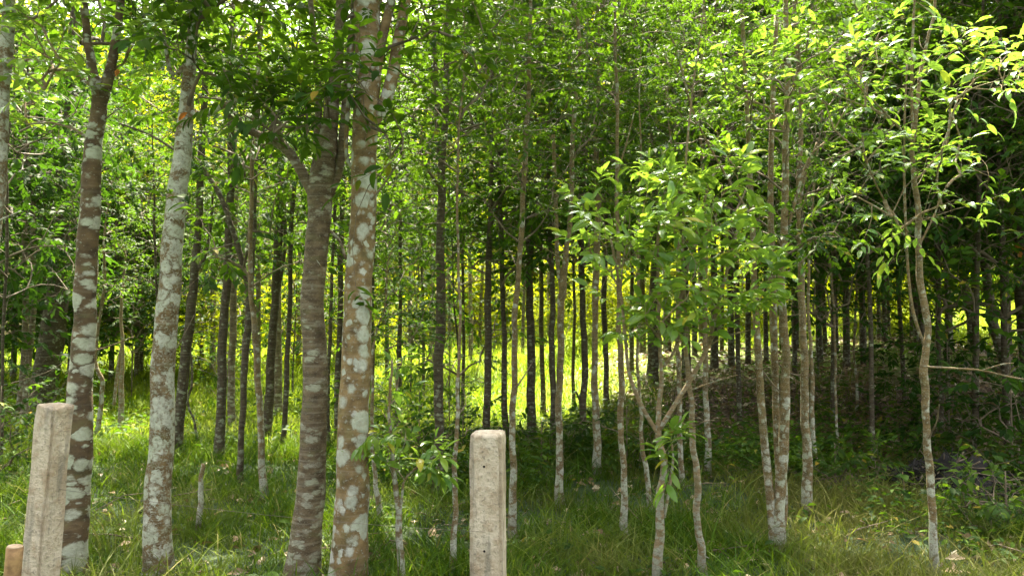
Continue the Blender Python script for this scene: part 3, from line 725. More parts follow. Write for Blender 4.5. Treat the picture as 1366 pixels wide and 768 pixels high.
S = tree  # the rest of the named trees, from left to right
PL = 'slender plantation trees'
S('partly seen trunk at the upper left corner, leaning out of the frame', 4.7, [(-42, 772, 26), (-24, 500, 22), (-8, 300, 19), (3, 160, 17), (8, 60, 17), (12, -40, 14)], 'white', 'mid', (3.6, .9), FRONT, name='lichen_tree', sides=18)
S('thick dark trunk in deep shade behind the left concrete post', 13.5, [(52, 560, 36), (66, 470, 32), (76, 400, 27), (82, 320, 22), (87, 240, 17), (93, 150, 14), (97, 60, 12)], 'dark', 'dark', (4.0, 1.3), 'large dark trees on the left')
S('thin leaning trunk with sunlit edge left of the thick dark trunk', 13, [(24, 556, 9), (32, 480, 8), (34, 400, 7), (33, 300, 7), (36, 200, 6)], 'ring', 'dark', (3.2, 1.1))
S('second thin trunk with sunlit edge beside the thick dark trunk', 12.5, [(29, 560, 8), (40, 470, 8), (45, 400, 7), (44, 300, 6), (48, 200, 6)], 'ring', 'dark', (3.0, 1.1))
S('thin dark stem at the left edge above the grass', 8.5, [(2, 620, 4), (3, 500, 4), (6, 400, 4), (10, 280, 4)], 'dark', 'dark', (2.6, .8))
S('dry brown dead sapling in the sunlit grass right of the banded trunk', 11.5, [(160, 576, 7), (162, 530, 7), (163, 470, 5), (162, 420, 4), (166, 340, 3)], 'tan', None, grow=.3, limbs=[[(152, 540, 4), (156, 500, 4), (163, 455, 3)]])
S('bent thin stem with pale bark in sunlit grass left of the mottled white trunk', 11, [(126, 590, 7), (134, 550, 6), (136, 510, 6), (128, 485, 5), (130, 440, 4), (140, 380, 4)], 'pale', 'mid', (2.6, .7), grow=1.5)
S('thin dark stem close behind the left side of the mottled white trunk', 10, [(207, 560, 3.5), (209, 480, 3.5), (209, 400, 3), (206, 300, 3)], 'dark', 'mid', (3.0, .7))
S('dark leaning trunk just behind the mottled white trunk', 9.7, [(234, 603, 17), (241, 540, 14), (247, 480, 13), (254, 420, 12), (261, 350, 11), (265, 290, 9), (270, 190, 9), (274, 80, 8)], 'dark', 'mid', (3.8, .8), limbs=[[(260, 365, 5), (272, 345, 5), (280, 310, 4), (284, 260, 3)]])
S('short pale broken stem standing in the shaded grass right of the mottled white trunk', 6.0, [(265, 716, 8), (266, 690, 7), (268, 655, 6.5), (270, 618, 5)], 'pale', None, grow=0)
S('thin crooked twig of a sapling in the sunlit grass', 10.3, [(266, 588, 4), (258, 560, 3), (251, 535, 3), (256, 500, 3), (252, 440, 2.5)], 'dark', 'mid', (2.5, .5), grow=1)
S('straight dark trunk left of the tree with the long diagonal branch', 9.4, [(293, 612, 14), (295, 540, 12), (297, 460, 12), (302, 380, 11), (306, 300, 10), (308, 200, 9), (306, 100, 8)], 'dark', 'mid', (3.8, .8))
S('brown flecked trunk directly right of the straight dark trunk', 11.8, [(309, 575, 10), (309, 500, 9), (311, 420, 9), (312, 330, 8), (314, 220, 7)], 'ring', 'under', (3.5, 1.0))
S('dark tree with a long diagonal branch reaching up to the left', 8.0, [(320, 642, 9), (322, 580, 8), (326, 500, 9), (331, 430, 10), (334, 385, 10), (337, 330, 6), (341, 250, 6), (343, 120, 5)], 'dark', 'mid', (3.2, 1.0),
  limbs=[[(333, 392, 7), (322, 345, 8), (308, 300, 7), (294, 262, 7), (278, 236, 6), (262, 222, 5), (240, 205, 4), (200, 180, 3), (160, 165, 2.5)]])
S('slim trunk with white flecked base right of the diagonal branch tree', 6.9, [(354, 672, 11), (350, 620, 9), (346, 540, 8), (342, 470, 8), (336, 400, 7), (334, 300, 6), (338, 180, 5)], 'pale', 'mid', (3.2, .8))
S('dark double trunk in front of the bright field between second and third big trunks', 10.8, [(353, 588, 13), (359, 530, 12), (363, 460, 11), (368, 380, 11), (373, 300, 11), (375, 200, 8)], 'dark', 'mid', (3.8, .8), limbs=[[(365, 420, 5), (380, 330, 5), (378, 240, 4)]])
S('slim dark trunk left of the ringed grey tree, bare against sunlit grass', 10.2, [(377, 594, 7), (381, 530, 7), (385, 450, 6), (387, 370, 6), (390, 280, 6), (394, 180, 5)], 'dark', 'mid', (3.2, .9))
S('brown trunk half hidden behind the dark double trunk', 13, [(371, 540, 11), (371, 460, 10), (370, 400, 9), (372, 300, 8)], 'ring', 'under', (3.3, 1.0))
S('thin pale distant trunk seen over the white glare left of the dark double trunk', 15, [(344, 530, 7), (345, 420, 6), (343, 300, 6)], 'ring', 'mid', (3.2, 1.0))
S('thin trunk touching the right side of the ringed grey tree', 9.9, [(436, 604, 6), (438, 520, 5), (440, 440, 5), (444, 350, 4), (448, 250, 4)], 'dark', 'mid', (3.2, .9))
S('dark trunk close against the left side of the widest trunk', 10.5, [(450, 595, 8), (451, 500, 8), (454, 400, 7), (456, 300, 7), (458, 200, 6)], 'dark', 'mid', (3.4, .9))
S('thin dark stem just right of the widest trunk', 12, [(496, 560, 5), (497, 460, 4.5), (498, 360, 4), (500, 240, 4)], 'dark', 'under', (3.3, .9))
S('short pale leaning stem in shaded grass at the right foot of the widest trunk', 6.2, [(508, 704, 9), (505, 670, 7), (500, 635, 6), (497, 600, 5), (496, 540, 4), (499, 460, 3)], 'pale', 'mid', (2.4, .45), grow=1.0)
S('dark trunk between the widest trunk and the flecked dark trunk', 12, [(531, 570, 8), (532, 500, 8), (534, 420, 5), (534, 340, 4.5), (535, 240, 4)], 'dark', 'under', (2.6, 1.0))
S('far thin dark trunk left of the flecked dark trunk', 15, [(564, 530, 5), (565, 450, 4), (563, 380, 4)], 'dark', 'mid', (3.2, 1.0))
S('dark trunk flecked with grey lichen and white at its foot, left of the centre post', 7.5, [(585, 658, 17), (585, 600, 13), (585, 520, 13), (587, 440, 13), (588, 360, 12), (588, 280, 11), (590, 215, 11), (594, 150, 8), (596, 60, 7)], 'dark', 'mid', (3.3, 1.0), limbs=[[(589, 225, 7), (584, 185, 7), (582, 120, 6), (578, 30, 5)]], sides=14)
S('slim pale lichen spotted stem just left of the centre concrete post', 5.0, [(604, 764, 9), (606, 710, 8), (607, 650, 7), (608, 590, 6), (611, 530, 5), (613, 440, 4), (612, 340, 3.5), (610, 200, 3)], 'pale', 'mid', (3.2, .5))
S('thin straight dark trunk above and left of the centre post', 12.5, [(617, 562, 5.5), (618, 480, 4.5), (618, 380, 4), (616, 260, 4)], 'dark', 'mid', (3.3, .9))
S('straight flecked trunk rising behind the centre concrete post', 9.6, [(649, 606, 12), (650, 540, 10), (651, 440, 10), (652, 340, 8), (655, 240, 7), (656, 120, 6)], 'dark', 'mid', (3.3, 1.0))
S('dark wavy trunk just right of the centre concrete post', 10.2, [(675, 597, 9), (673, 520, 8), (672, 440, 7), (670, 360, 7), (667, 280, 6), (666, 180, 5)], 'dark', 'mid', (3.3, 1.0))
S('pale flecked stem with bluish white foot right of the centre post', 5.95, [(685, 714, 12), (684, 660, 10), (684, 590, 8.5), (685, 520, 8.5), (687, 440, 8), (692, 350, 7.5), (700, 240, 7), (704, 120, 6)], 'pale', 'mid', (3.4, .45))
S('thick flecked dark trunk forking high, right of the pale flecked stem', 10.4, [(709, 594, 15), (709, 540, 12), (708, 460, 11), (707, 400, 10), (706, 355, 10), (712, 300, 8), (716, 240, 8), (722, 140, 6)], 'dark', 'mid', (3.3, 1.1), limbs=[[(707, 362, 6), (703, 300, 6), (700, 220, 6), (702, 120, 5)]])
S('slim dark trunk right of the thick flecked forking trunk', 13, [(725, 558, 8), (723, 480, 6.5), (722, 400, 6), (721, 300, 5)], 'dark', 'mid', (3.3, 1.0))
S('dark trunk crowding the left side of the white footed V forked tree', 9.8, [(740, 602, 10), (738, 540, 9), (736, 460, 8), (737, 400, 7), (734, 300, 6), (731, 200, 6)], 'dark', 'mid', (3.3, 1.0))
S('white footed tree whose dark trunk forks in a V', 7.1, [(748, 672, 13), (746, 620, 10), (746, 550, 9), (747, 480, 9), (749, 420, 9), (750, 382, 10), (757, 330, 7), (761, 270, 7), (766, 160, 6), (772, 50, 5)], 'pale', 'mid', (3.6, .55), limbs=[[(749, 388, 6), (744, 350, 6), (742, 290, 5.5), (738, 180, 5)]], sides=12)
S('thin wavy stem against the bright field right of the V forked tree', 13, [(765, 556, 5), (765, 480, 4.5), (766, 400, 4), (764, 300, 3.5)], 'dark', 'mid', (3.3, .9))
S('nearly black trunk with a short dead side twig, left of the greyish footed trunk', 10.2, [(778, 600, 10), (778, 540, 9), (780, 470, 9), (777, 400, 8), (775, 320, 8), (778, 220, 7)], 'dark', 'dark', (3.3, 1.0), limbs=[[(776, 545, 4), (772, 530, 3.5), (768, 522, 2.5)]])
S('brown trunk with greyish white foot left of the thin straight white footed stem', 8.3, [(797, 636, 12), (796, 590, 10), (794, 520, 9), (793, 440, 8), (796, 360, 9), (797, 250, 7)], 'pale', 'mid', (3.7, .55), sides=12)
S('dark trunk behind and left of the thin straight white footed stem', 12, [(810, 565, 8), (808, 480, 7), (806, 400, 7), (808, 300, 6)], 'dark', 'mid', (3.4, 1.0))
S('tall thin straight stem with white foot left of the bushy sapling', 5.8, [(834, 722, 11), (833, 670, 9), (830, 600, 8), (828, 540, 8.5), (828, 470, 8), (825, 400, 6), (824, 280, 5), (823, 160, 4.5), (821, 40, 4)], 'pale', 'mid', (4.4, .45), limbs=[[(824, 230, 3), (836, 190, 2.5), (846, 150, 2)]])
S('thin leaning bluish white stem close behind the left of the bushy sapling', 6.6, [(872, 688, 7), (865, 650, 6.5), (859, 610, 6), (855, 570, 5), (853, 520, 4), (850, 440, 4), (852, 330, 3)], 'pale', None)
S('wide black trunk in the shade behind the bushy sapling', 12.5, [(869, 560, 17), (870, 500, 15), (872, 430, 14), (874, 340, 12)], 'dark', 'dark', (3.0, 1.1))
S('slim white footed stem behind the right side of the bushy sapling', 7.6, [(909, 654, 8), (908, 610, 7), (906, 540, 6.5), (905, 470, 6), (903, 380, 5)], 'pale', 'mid', (3.8, .5))
S('brown wavy stem with two yellow leaves at its foot right of the bushy sapling', 4.9, [(941, 768, 12), (936, 740, 10), (931, 700, 9), (930, 650, 8.5), (926, 600, 8), (922, 550, 7), (918, 490, 6), (914, 430, 5), (912, 330, 4)], 'tan', 'mid', (3.4, .25), limbs=[[(936, 745, 2), (941, 742, 2), (946, 744, 1.5)]])
S('flecked grey stem right of the brown wavy stem, standing in shade', 8.1, [(945, 640, 8), (944, 590, 8), (942, 520, 7), (940, 440, 6.5), (942, 330, 6)], 'pale', 'mid', (3.6, .55))
S('trunk with pale mid section and brown stained foot right of the triple stem clump', 6.7, [(1077, 682, 15), (1077, 630, 13), (1075, 570, 11), (1073, 500, 10), (1071, 430, 9), (1068, 350, 9), (1066, 250, 7), (1068, 120, 6)], 'pale', 'mid', (3.4, .6), limbs=[[(1067, 270, 5), (1075, 230, 4), (1090, 190, 3)]], sides=12)
S('thin grey stem just right of the brown footed trunk', 8.2, [(1087, 633, 7), (1085, 580, 6), (1083, 510, 5.5), (1080, 430, 4), (1079, 330, 4)], 'pale', 'mid', (3.4, .55))
S('very thin pale stem on the shaded bank right of the brown footed trunk', 9, [(1119, 612, 4), (1116, 560, 3.5), (1114, 480, 3), (1112, 400, 3)], 'pale', 'low', (2.6, .6))
S('thin grey stem on the leafy bank left of the crooked right sapling', 10.5, [(1141, 590, 4), (1143, 530, 3.5), (1140, 460, 3), (1142, 380, 3)], 'pale', 'low', (2.6, .6))
S('slim pair stem seen right of the crooked right sapling on the bank', 9.5, [(1256, 560, 6), (1254, 500, 5.5), (1251, 430, 6), (1252, 350, 6)], 'dark', 'dark', (3.0, .9))
S('dark leaning trunk against the bright gap at the right', 13.5, [(1308, 500, 15), (1302, 465, 13), (1294, 420, 12), (1287, 380, 11), (1280, 300, 10)], 'dark', 'dark', (3.0, 1.2), 'large dark trees on the right')
S('dark trunk nearer the right edge, leaning left over the bank', 12, [(1350, 540, 17), (1340, 500, 15), (1330, 450, 13), (1320, 400, 12), (1312, 330, 10)], 'dark', 'dark', (2.9, 1.2), 'large dark trees on the right')
r_, c_, b_, g_ = S('dark trunk cut by the right edge, with dry orange leaves hanging on it', 9.5, [(1376, 640, 24), (1372, 500, 22), (1366, 400, 20), (1362, 300, 16), (1358, 180, 12)], 'dark', 'dark', (3.2, 1.1), 'large dark trees on the right', sides=16)
nm = NM(); Cn = blobs([(1358, 330, 9.3, 7, 10, .08, 14), (1350, 342, 9.3, 8, 6, .08, 6)], g_)
add_leaves(nm, Cn, g_.normal(0, 1, (len(Cn), 3)) * [1, 1, .5] + [0, 0, -.8], np.full(len(Cn), .10), TPL_MID, g_, .6)
part('dry_leaves', nm.mesh('dry_leaves', [M_LEAF_ORANGE], off=b_), r_, label='dry orange brown leaf cluster')

# --- far plantation trunks (too alike to tell apart): copies of a few trees
def generic_tree(kind, label, group, name='slender_tree', H=8.0, r=.06, z0=3.2, bark='dark', s=1.0, rng=None):
    root = thing(name, label, 'tree', (0, 0, 0), group)
    k = 7; z = np.linspace(-.15, H, k); off = np.cumsum(rng.normal(0, .05, (k, 2)), 0) * np.linspace(0, 1, k)[:, None]
    pts = np.stack([off[:, 0], off[:, 1], z], 1); rad = np.linspace(r, r * .3, k)
    me, c = trunk_mesh(pts, rad, BK[bark], (0, 0, 0), 8, 5, .06, rng.uniform(0, 6))
    part('trunk', me, root)
    i = int(np.argmin(abs(c[:, 2] - z0)))
    o = part('crown', CROWN[kind][int(rng.integers(len(CROWN[kind])))], root, loc=(c[i, 0], c[i, 1], z0)); o.scale = (s, s, s)
    return root

def dup(root, loc, rz, sc, label=None, group=None):
    r = root.copy(); COL.objects.link(r); r.location = loc; r.rotation_euler = (0, 0, rz); r.scale = (sc, sc, sc)
    if label: r['label'] = label
    if group: r['group'] = group
    for ch in root.children:
        c = ch.copy(); COL.objects.link(c); c.parent = r
    return r

MARKS = [(-200, 'the left frame edge'), (112, 'banded trunk'), (222, 'mottled white trunk'), (300, 'straight dark trunk'), (362, 'dark double trunk'), (418, 'ringed trunk'), (478, 'widest trunk'), (587, 'flecked trunk'), (651, 'centre post'),
         (709, 'forking flecked trunk'), (748, 'V forked tree'), (797, 'brown white footed trunk'), (829, 'tall straight stem'), (881, 'bushy sapling'), (942, 'brown wavy stem'), (1030, 'triple stem clump'), (1075, 'brown footed trunk'), (1236, 'crooked sapling'), (1600, 'the right frame edge')]
ORD = ['', 'second', 'third', 'fourth', 'fifth', 'sixth', 'seventh', 'eighth', 'ninth', 'tenth', 'eleventh', 'twelfth']
def place_labels(places, stem):
    cell = {}
    for i, (x, y) in enumerate(places):
        px = 683 + F * x / y; k = max(j for j in range(len(MARKS)) if MARKS[j][0] <= px)
        cell.setdefault(min(k, len(MARKS) - 2), []).append((px, i))
    out = [None] * len(places)
    for k, lst in cell.items():
        lst.sort()
        for n, (px, i) in enumerate(lst):
            pos = 'only one' if len(lst) == 1 else ('leftmost' if n == 0 else ('rightmost' if n == len(lst) - 1 else ORD[n] + ' from left'))
            a, b = MARKS[k][1], MARKS[k + 1][1]
            where = f'right of {a}' if b.startswith('the ') else (f'left of {b}' if a.startswith('the ') else f'between {a} and {b}')
            out[i] = f'{stem}, {pos} {where}'
    return out

def scatter(protos, places, rng, smin=.85, smax=1.2, stem=None):
    labs = place_labels(places, stem) if stem else [None] * len(places)
    first = {id(p): True for p in protos}
    for (x, y), lab in zip(places, labs):
        p_ = protos[int(rng.integers(len(protos)))]
        z = float(G(x, y)) - .03; rz = rng.uniform(0, 6.28); sc = rng.uniform(smin, smax)
        if first[id(p_)]:
            first[id(p_)] = False; p_.location = (x, y, z); p_.rotation_euler = (0, 0, rz); p_.scale = (sc,) * 3
            if lab: p_['label'] = lab
        else: dup(p_, (x, y, z), rz, sc, lab)
    for p_ in protos:
        if first[id(p_)]:
            for ch in list(p_.children): bpy.data.objects.remove(ch)
            bpy.data.objects.remove(p_)

g = np.random.default_rng(77)
def at(px, Y): return ((px - 683) / F * Y, Y)
# dark trunks on the crest of the leafy bank
FARL = 'dark slender trunk far back on the crest of the shaded leafy bank'
pr = [generic_tree('mid' if i % 2 else 'dark', FARL, 'dark trunks along the crest of the bank', r=(.04, .06, .05, .07)[i], s=.8, z0=2.6, H=6.5, rng=g) for i in range(4)]
pl = [at(px, Y) for px, Y in ((842, 13.5), (857, 15), (890, 14.5), (915, 12.4), (926, 14), (937, 15.5), (952, 12.8), (962, 14.8), (975, 13.2), (984, 15.4), (997, 13.4), (1010, 15), (1021, 13.8), (1060, 14.6), (1058, 12.6), (1092, 13.6), (1113, 14.2),
      (1150, 14), (1172, 15.2), (1179, 14.6), (1222, 14.2), (1267, 15.2), (905, 15.7), (1040, 15.3), (1128, 12.9))]
scatter(pr, pl, g, stem='dark trunk on bank crest')
# thin trunks beyond the sunlit grass at the centre left
FARM = 'thin distant trunk standing in the sunlit grass beyond the near trees'
pr = [generic_tree(('mid', 'sun', 'mid')[i], FARM, 'distant trunks in the sunlit grass', r=(.05, .065, .05)[i], bark=('dark', 'ring', 'dark')[i], s=(.5, .35, .5)[i], z0=3.9, H=7, rng=g) for i in range(3)]
pl = [at(px, Y) for px, Y in ((285, 17), (327, 18), (399, 19), (462, 18), (480, 21), (517, 17), (547, 19), (576, 19.5), (600, 21), (628, 19.5), (640, 22), (697, 20.5), (733, 22), (786, 21), (850, 21), (184, 17), (225, 19), (105, 18), (245, 21), (360, 22), (420, 20))]
scatter(pr, pl, g, stem='thin distant trunk')
# bushy dark trees closing the left and right background
LB = 'dense dark leafy tree filling the shaded background at the left'
pr = [generic_tree('low', LB, 'dense dark trees behind the left trunks', 'leafy_tree', H=6, r=.05, z0=1.1, s=1.15, rng=g) for i in range(3)]
scatter(pr, [at(px, Y) for px, Y in ((-60, 14.5), (20, 16.5), (-20, 18), (95, 17), (150, 16.5), (190, 17.5), (120, 19), (55, 15.5), (270, 19), (-90, 11))], g, .9, 1.2, 'dense dark leafy tree')
RB = 'dense dark leafy tree filling the shaded background at the right'
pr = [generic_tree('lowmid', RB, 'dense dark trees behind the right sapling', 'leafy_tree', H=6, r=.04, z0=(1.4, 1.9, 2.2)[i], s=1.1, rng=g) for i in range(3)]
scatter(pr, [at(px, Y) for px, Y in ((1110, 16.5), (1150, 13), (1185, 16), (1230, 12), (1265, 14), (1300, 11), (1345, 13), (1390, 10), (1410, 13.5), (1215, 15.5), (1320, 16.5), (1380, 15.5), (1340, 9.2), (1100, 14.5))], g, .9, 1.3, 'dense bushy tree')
pr = [generic_tree('under', 'airy young tree', 'airy young trees among the trunks', 'young_tree', H=3.6, r=.018, z0=.9, s=1.0, rng=g) for i in range(4)]
scatter(pr, [at(px, Y) for px, Y in ((548, 14), (612, 10.8), (300, 15), (392, 15), (455, 14), (560, 16.5), (420, 17), (1000, 15.8), (1090, 12.2), (1128, 14.2), (1250, 17), (1290, 15.5), (1200, 17.5))], g, .7, 1.15, 'airy leafy young tree')
pr = [generic_tree('mid', 'leafy slender tree', 'slender trees behind the crooked sapling', r=.035, z0=2.3, H=6, s=.9, rng=g) for i in range(2)]
scatter(pr, [at(px, Y) for px, Y in ((1108, 10.2), (1160, 8.8), (1204, 11), (1296, 9.0), (1338, 10.5), (1385, 8.6), (1262, 10.8), (985, 10.5))], g, .85, 1.1, 'slim leafy tree on the bank')
# trees of the hillside beyond the field
HB = 'leafy green tree on the hillside beyond the plantation'
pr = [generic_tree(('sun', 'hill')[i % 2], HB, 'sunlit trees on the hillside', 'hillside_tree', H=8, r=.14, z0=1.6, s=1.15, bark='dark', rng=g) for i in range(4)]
pl = []
for row, (Y, n) in enumerate(((31, 17), (36, 20), (43, 22), (50, 22))):
    for i in range(n): pl.append(((i + .5 + g.uniform(-.35, .35)) / n * Y * 1.7 - Y * .85, Y + g.uniform(-2, 2)))
scatter(pr, pl, g, .95, 1.55)
BB = 'rounded sunlit bush in the grassy clearing beyond the trunks'
pr = [generic_tree('lowsun', BB, 'sunlit bushes in the clearing', 'bush', H=1.5, r=.05, z0=.3, s=1.0, rng=g) for i in range(3)]
scatter(pr, [(g.uniform(-17, 19), g.uniform(23, 29)) for i in range(30)] + [(g.uniform(-11, 12), g.uniform(16.5, 23)) for i in range(22)], g, .35, .95)

# ------------------------------------------------------------------ concrete posts, stake, wire
import bmesh
def post(label, Y, px_l, px_r, py_top, tilt, rz, taper, holes, seed, D=None, k=1.0):
    cx = (px_l + px_r) / 2; top = P(cx, py_top, Y); w = (px_r - px_l) / F * Y * k
    x, y = top[0] - math.sin(tilt) * top[2], Y
    H = top[2] - float(G(x, y)); D = D or w
    root = thing('fence_post', label, 'post', (x, y, float(G(x, y))), 'concrete fence posts')
    bm = bmesh.new(); bmesh.ops.create_cube(bm, size=1)
    for v in bm.verts:
        v.co = Vector((v.co.x * w, v.co.y * D, v.co.z * (H + .3) + (H - .3) / 2))
    long_e = [e for e in bm.edges if abs(e.verts[0].co.z - e.verts[1].co.z) > .1]
    bmesh.ops.bevel(bm, geom=long_e, offset=w * .10, segments=2, affect='EDGES')
    bmesh.ops.subdivide_edges(bm, edges=[e for e in bm.edges if abs(e.verts[0].co.z - e.verts[1].co.z) > .1], cuts=44)
    bm.normal_update(); bm.faces.ensure_lookup_table()
    for th, dp in ((.03, .045), (.06, .03), (.25, .02)):
        bm.normal_update(); tf = max((f for f in bm.faces if f.normal.z > .95), key=lambda f: (round(f.calc_center_median().z, 4), f.calc_area()))
        bmesh.ops.inset_region(bm, faces=[tf], thickness=w * th, depth=w * dp)
    bmesh.ops.triangulate(bm, faces=[f for f in bm.faces if len(f.verts) > 4])
    for v in bm.verts:
        z = v.co.z; k = 1 - taper * max(0, z) / H
        v.co.x *= k; v.co.y *= k
        n = mnoise.noise_vector(Vector((v.co.x * 14 + seed, v.co.y * 14, z * 6))) * .0042 + mnoise.noise_vector(Vector((v.co.x * 25, v.co.y * 25 + seed, z * 14))) * (.0022 + .004 * max(0, min(1, (z - H + .06) / .06)))
        v.co += n
    me = bpy.data.meshes.new('shaft'); bm.to_mesh(me); bm.free(); me.materials.append(M_CONC)
    me.materials.append(M_BLACK)  # lines the bored holes in black, their inner shade painted on
    o = part('shaft', me, root)
    o.rotation_euler = (0, tilt, rz)
    if holes:
        cut = NM()
        for hx, hz in holes:
            tube(cut, [(hx, -D * .9, hz), (hx, -D * .2, hz - .004)], [.0062, .0052], 10, 0)
        cme = cut.mesh('c', [M_BLACK], smooth=False); co = bpy.data.objects.new('cutter', cme); COL.objects.link(co)
        o.rotation_euler = (0, 0, 0); o.parent = None
        md = o.modifiers.new('b', 'BOOLEAN'); md.operation = 'DIFFERENCE'; md.object = co; md.solver = 'EXACT'
        dg = bpy.context.evaluated_depsgraph_get(); nme = bpy.data.meshes.new_from_object(o.evaluated_get(dg))
        o.modifiers.clear(); o.data = nme; nme.name = 'shaft'
        bpy.data.objects.remove(co); o.parent = root; o.rotation_euler = (0, tilt, rz)
    return root

pc = post('upright weathered concrete post with two small holes, at the centre bottom', 3.6, 629, 673, 579, R(-.3), R(-8), .04, [(-.006, 1.01), (-.006, .64)], 1.7)
pl_ = post('leaning weathered concrete post at the left, in front of the banded trunk', 3.15, 57, 105, 540, R(4.6), R(-18), .10, [], 5.2, k=.76)

def stake():
    a = P(12, 800, 2.9); b = P(20, 729, 2.9); a[2] = float(G(a[0], 2.9)) - .1
    dirv = (b - P(12, 800, 2.9)); a = b - dirv / dirv[2] * (b[2] + .1)
    root = thing('wooden_stake', 'short cut brown wooden stake beside the left concrete post at the bottom left corner', 'stake', (a[0], 2.9, 0))
    nm = NM(); pts = catmull(np.array([a, a * .5 + b * .5 + [.004, 0, 0], b]), 10); tube(nm, pts, np.linspace(.031, .028, len(pts)), 16, 0, .06, 2.0)
    part('stake_shaft', nm.mesh('stake_shaft', [M_WOOD], off=(a[0], 2.9, 0)), root)
    nm = NM(); ax = (b - a) / np.linalg.norm(b - a); tube(nm, [b + ax * .0005, b + ax * .004], [.0265, .025], 16)
    part('cut_end', nm.mesh('cut_end', [M_WOODEND], off=(a[0], 2.9, 0)), root)
stake()

def wire(label, a, b, sag, r=.0008):
    t = np.linspace(0, 1, 30)[:, None]; p_ = a * (1 - t) + b * t; p_[:, 2] -= (sag * 4 * t * (1 - t))[:, 0]
    nm = NM(); tube(nm, p_, np.full(30, r), 5)
    o = part('wire', nm.mesh('wire', [M_WIRE], off=a), loc=a); tag(o, label, 'wire')
wire('thin slack wire strung between the two concrete posts', P(78, 652, 3.1), P(646, 709, 3.53), .02)

def base_grass():
    rng = np.random.default_rng(15); X, Yy, H_ = [], [], []
    for root, c in TREES:
        if root.location.y > 11: continue
        r = c[0, 3]; n = 90 if root.location.y < 5.6 else 45
        a = rng.uniform(0, 6.28, n); d = r * 1.1 + rng.gamma(1.5, .03, n)
        X.append(root.location.x + d * np.cos(a)); Yy.append(root.location.y + d * np.sin(a)); H_.append(rng.uniform(.06, .26, n))
    nm = NM(); x = np.concatenate(X); blades(nm, x, np.concatenate(Yy), np.concatenate(H_), rng.uniform(.002, .005, len(x)), rng, 4, .8)
    tag(part('grass_tufts', nm.mesh('grass_tufts', [M_GRASS], smooth=False)), 'longer grass blades crowding round the feet of the trunks', 'grass', kind='stuff')
    nm = NM(); x, y = frustum_xy(1500, 4.2, 16, rng, 1.0); k = rng.uniform(0, 1, len(x)) < .12 + .88 * litter_mask(x, y); x, y = x[k], y[k]
    for a, b in zip(x, y):
        t = rng.uniform(0, 6.28); L_ = rng.uniform(.12, .7); d = np.array([math.cos(t), math.sin(t), rng.uniform(-.03, .35)]); z = float(G(a, b)) + .02
        p0 = np.array([a, b, z]); tube(nm, [p0, p0 + d * L_ * .5 + rng.normal(0, .03, 3), p0 + d * L_], [.006, .005, .002], 4)
    tag(part('fallen_twigs', nm.mesh('fallen_twigs', [M_TWIG])), 'fallen twigs and dead sticks scattered over the shaded ground', 'twigs', kind='stuff')
base_grass()

# ------------------------------------------------------------------ dark brush heap on the right
def heap():
    rng = np.random.default_rng(9)
    cx, cy = at(1262, 7.6); cz = float(G(cx, cy))
    root = thing('brush_heap', 'low black heap of charred sticks among the weeds at the right', 'brush heap', (cx, cy, cz))
    n, m = 48, 20; v = []; f = []
    for i in range(m + 1):
        for j in range(n):
            a = 2 * math.pi * j / n; r = (i / m) * (1 + .22 * math.sin(3 * a) + .12 * math.sin(7 * a + 1)); h = .24 * (1 - (i / m) ** 1.7) 
            q = mnoise.noise(Vector((r * 3 * math.cos(a), r * 3 * math.sin(a), 2))) * .12 + mnoise.noise(Vector((r * 11 * math.cos(a), r * 11 * math.sin(a), 5))) * .07
            v.append((r * .48 * math.cos(a), r * .4 * math.sin(a), h + q - .05))
    for i in range(m):
        for j in range(n):
            a, b, c, d = i * n + j, i * n + (j + 1) % n, (i + 1) * n + (j + 1) % n, (i + 1) * n + j
            f += [(a, c, b), (a, d, c)]
    nm = NM(); nm.add(v, f); part('mound', nm.mesh('mound', [M_BLACK]), root); root.scale = (1.35, 1.3, 1.3)
    nm = NM()
    for k in range(330):
        a = rng.uniform(0, 6.28); r = rng.uniform(0, .55); p0 = np.array([r * math.cos(a), r * .8 * math.sin(a), .18 * (1 - r * 1.6) + .02])
        d = rng.normal(0, 1, 3) * [1, 1, .35]; d /= np.linalg.norm(d); Ls = rng.uniform(.08, .3)
        tube(nm, [p0 - d * Ls / 2, p0 + rng.normal(0, .01, 3), p0 + d * Ls / 2], [.006, .005, .003], 5, 0 if k % 6 == 0 else 1)
    part('sticks', nm.mesh('sticks', [M_TWIG, M_BLACK]), root, kind='stuff')
heap()

# ------------------------------------------------------------------ broad bright seedling at the bottom and shaded shrubs
def seedling(name, label, px, Y, n, ln, h, mt, group=None, seed=1, spread=.5):
    rng = np.random.default_rng(seed); x, y = at(px, Y); b = np.array([x, y, float(G(x, y))])
    root = thing(name, label, 'plant', b, group)
    nm = NM(); tube(nm, [b - [0, 0, .05], b + [.01, 0, h * .5], b + [0, .01, h]], [.006, .005, .003], 6)
    part('stem', nm.mesh('stem', [BK['tan']], off=b), root)
    for i in range(n):
        t = (i + 1) / n; a = i * 2.4 + rng.uniform(-.3, .3); p0 = np.array([0, .01 * t, h * (.35 + .65 * t)])
        d = np.array([[math.cos(a), math.sin(a), spread * rng.uniform(-.2, 1)]])
        M = leaf_frames(d, .2, rng)[0]; s = ln * rng.uniform(.75, 1.15)
        o = part('leaf', HL['y' if mt == 'y' else 'm'][i % 4], root)
        o.matrix_local = Matrix([[M[r][0] * s * 1.6, M[r][1] * s, M[r][2] * s, p0[r]] for r in range(3)] + [[0, 0, 0, 1]])
seedling('seedling', 'small bright yellow green seedling at the bottom between the mottled and ringed trunks', 352, 4.75, 6, .14, .1, 'y', seed=4)
seedling('seedling', 'pair of yellow leaves on a tiny shoot at the foot of the brown wavy stem', 942, 4.8, 3, .09, .08, 'y', seed=6, spread=.1)
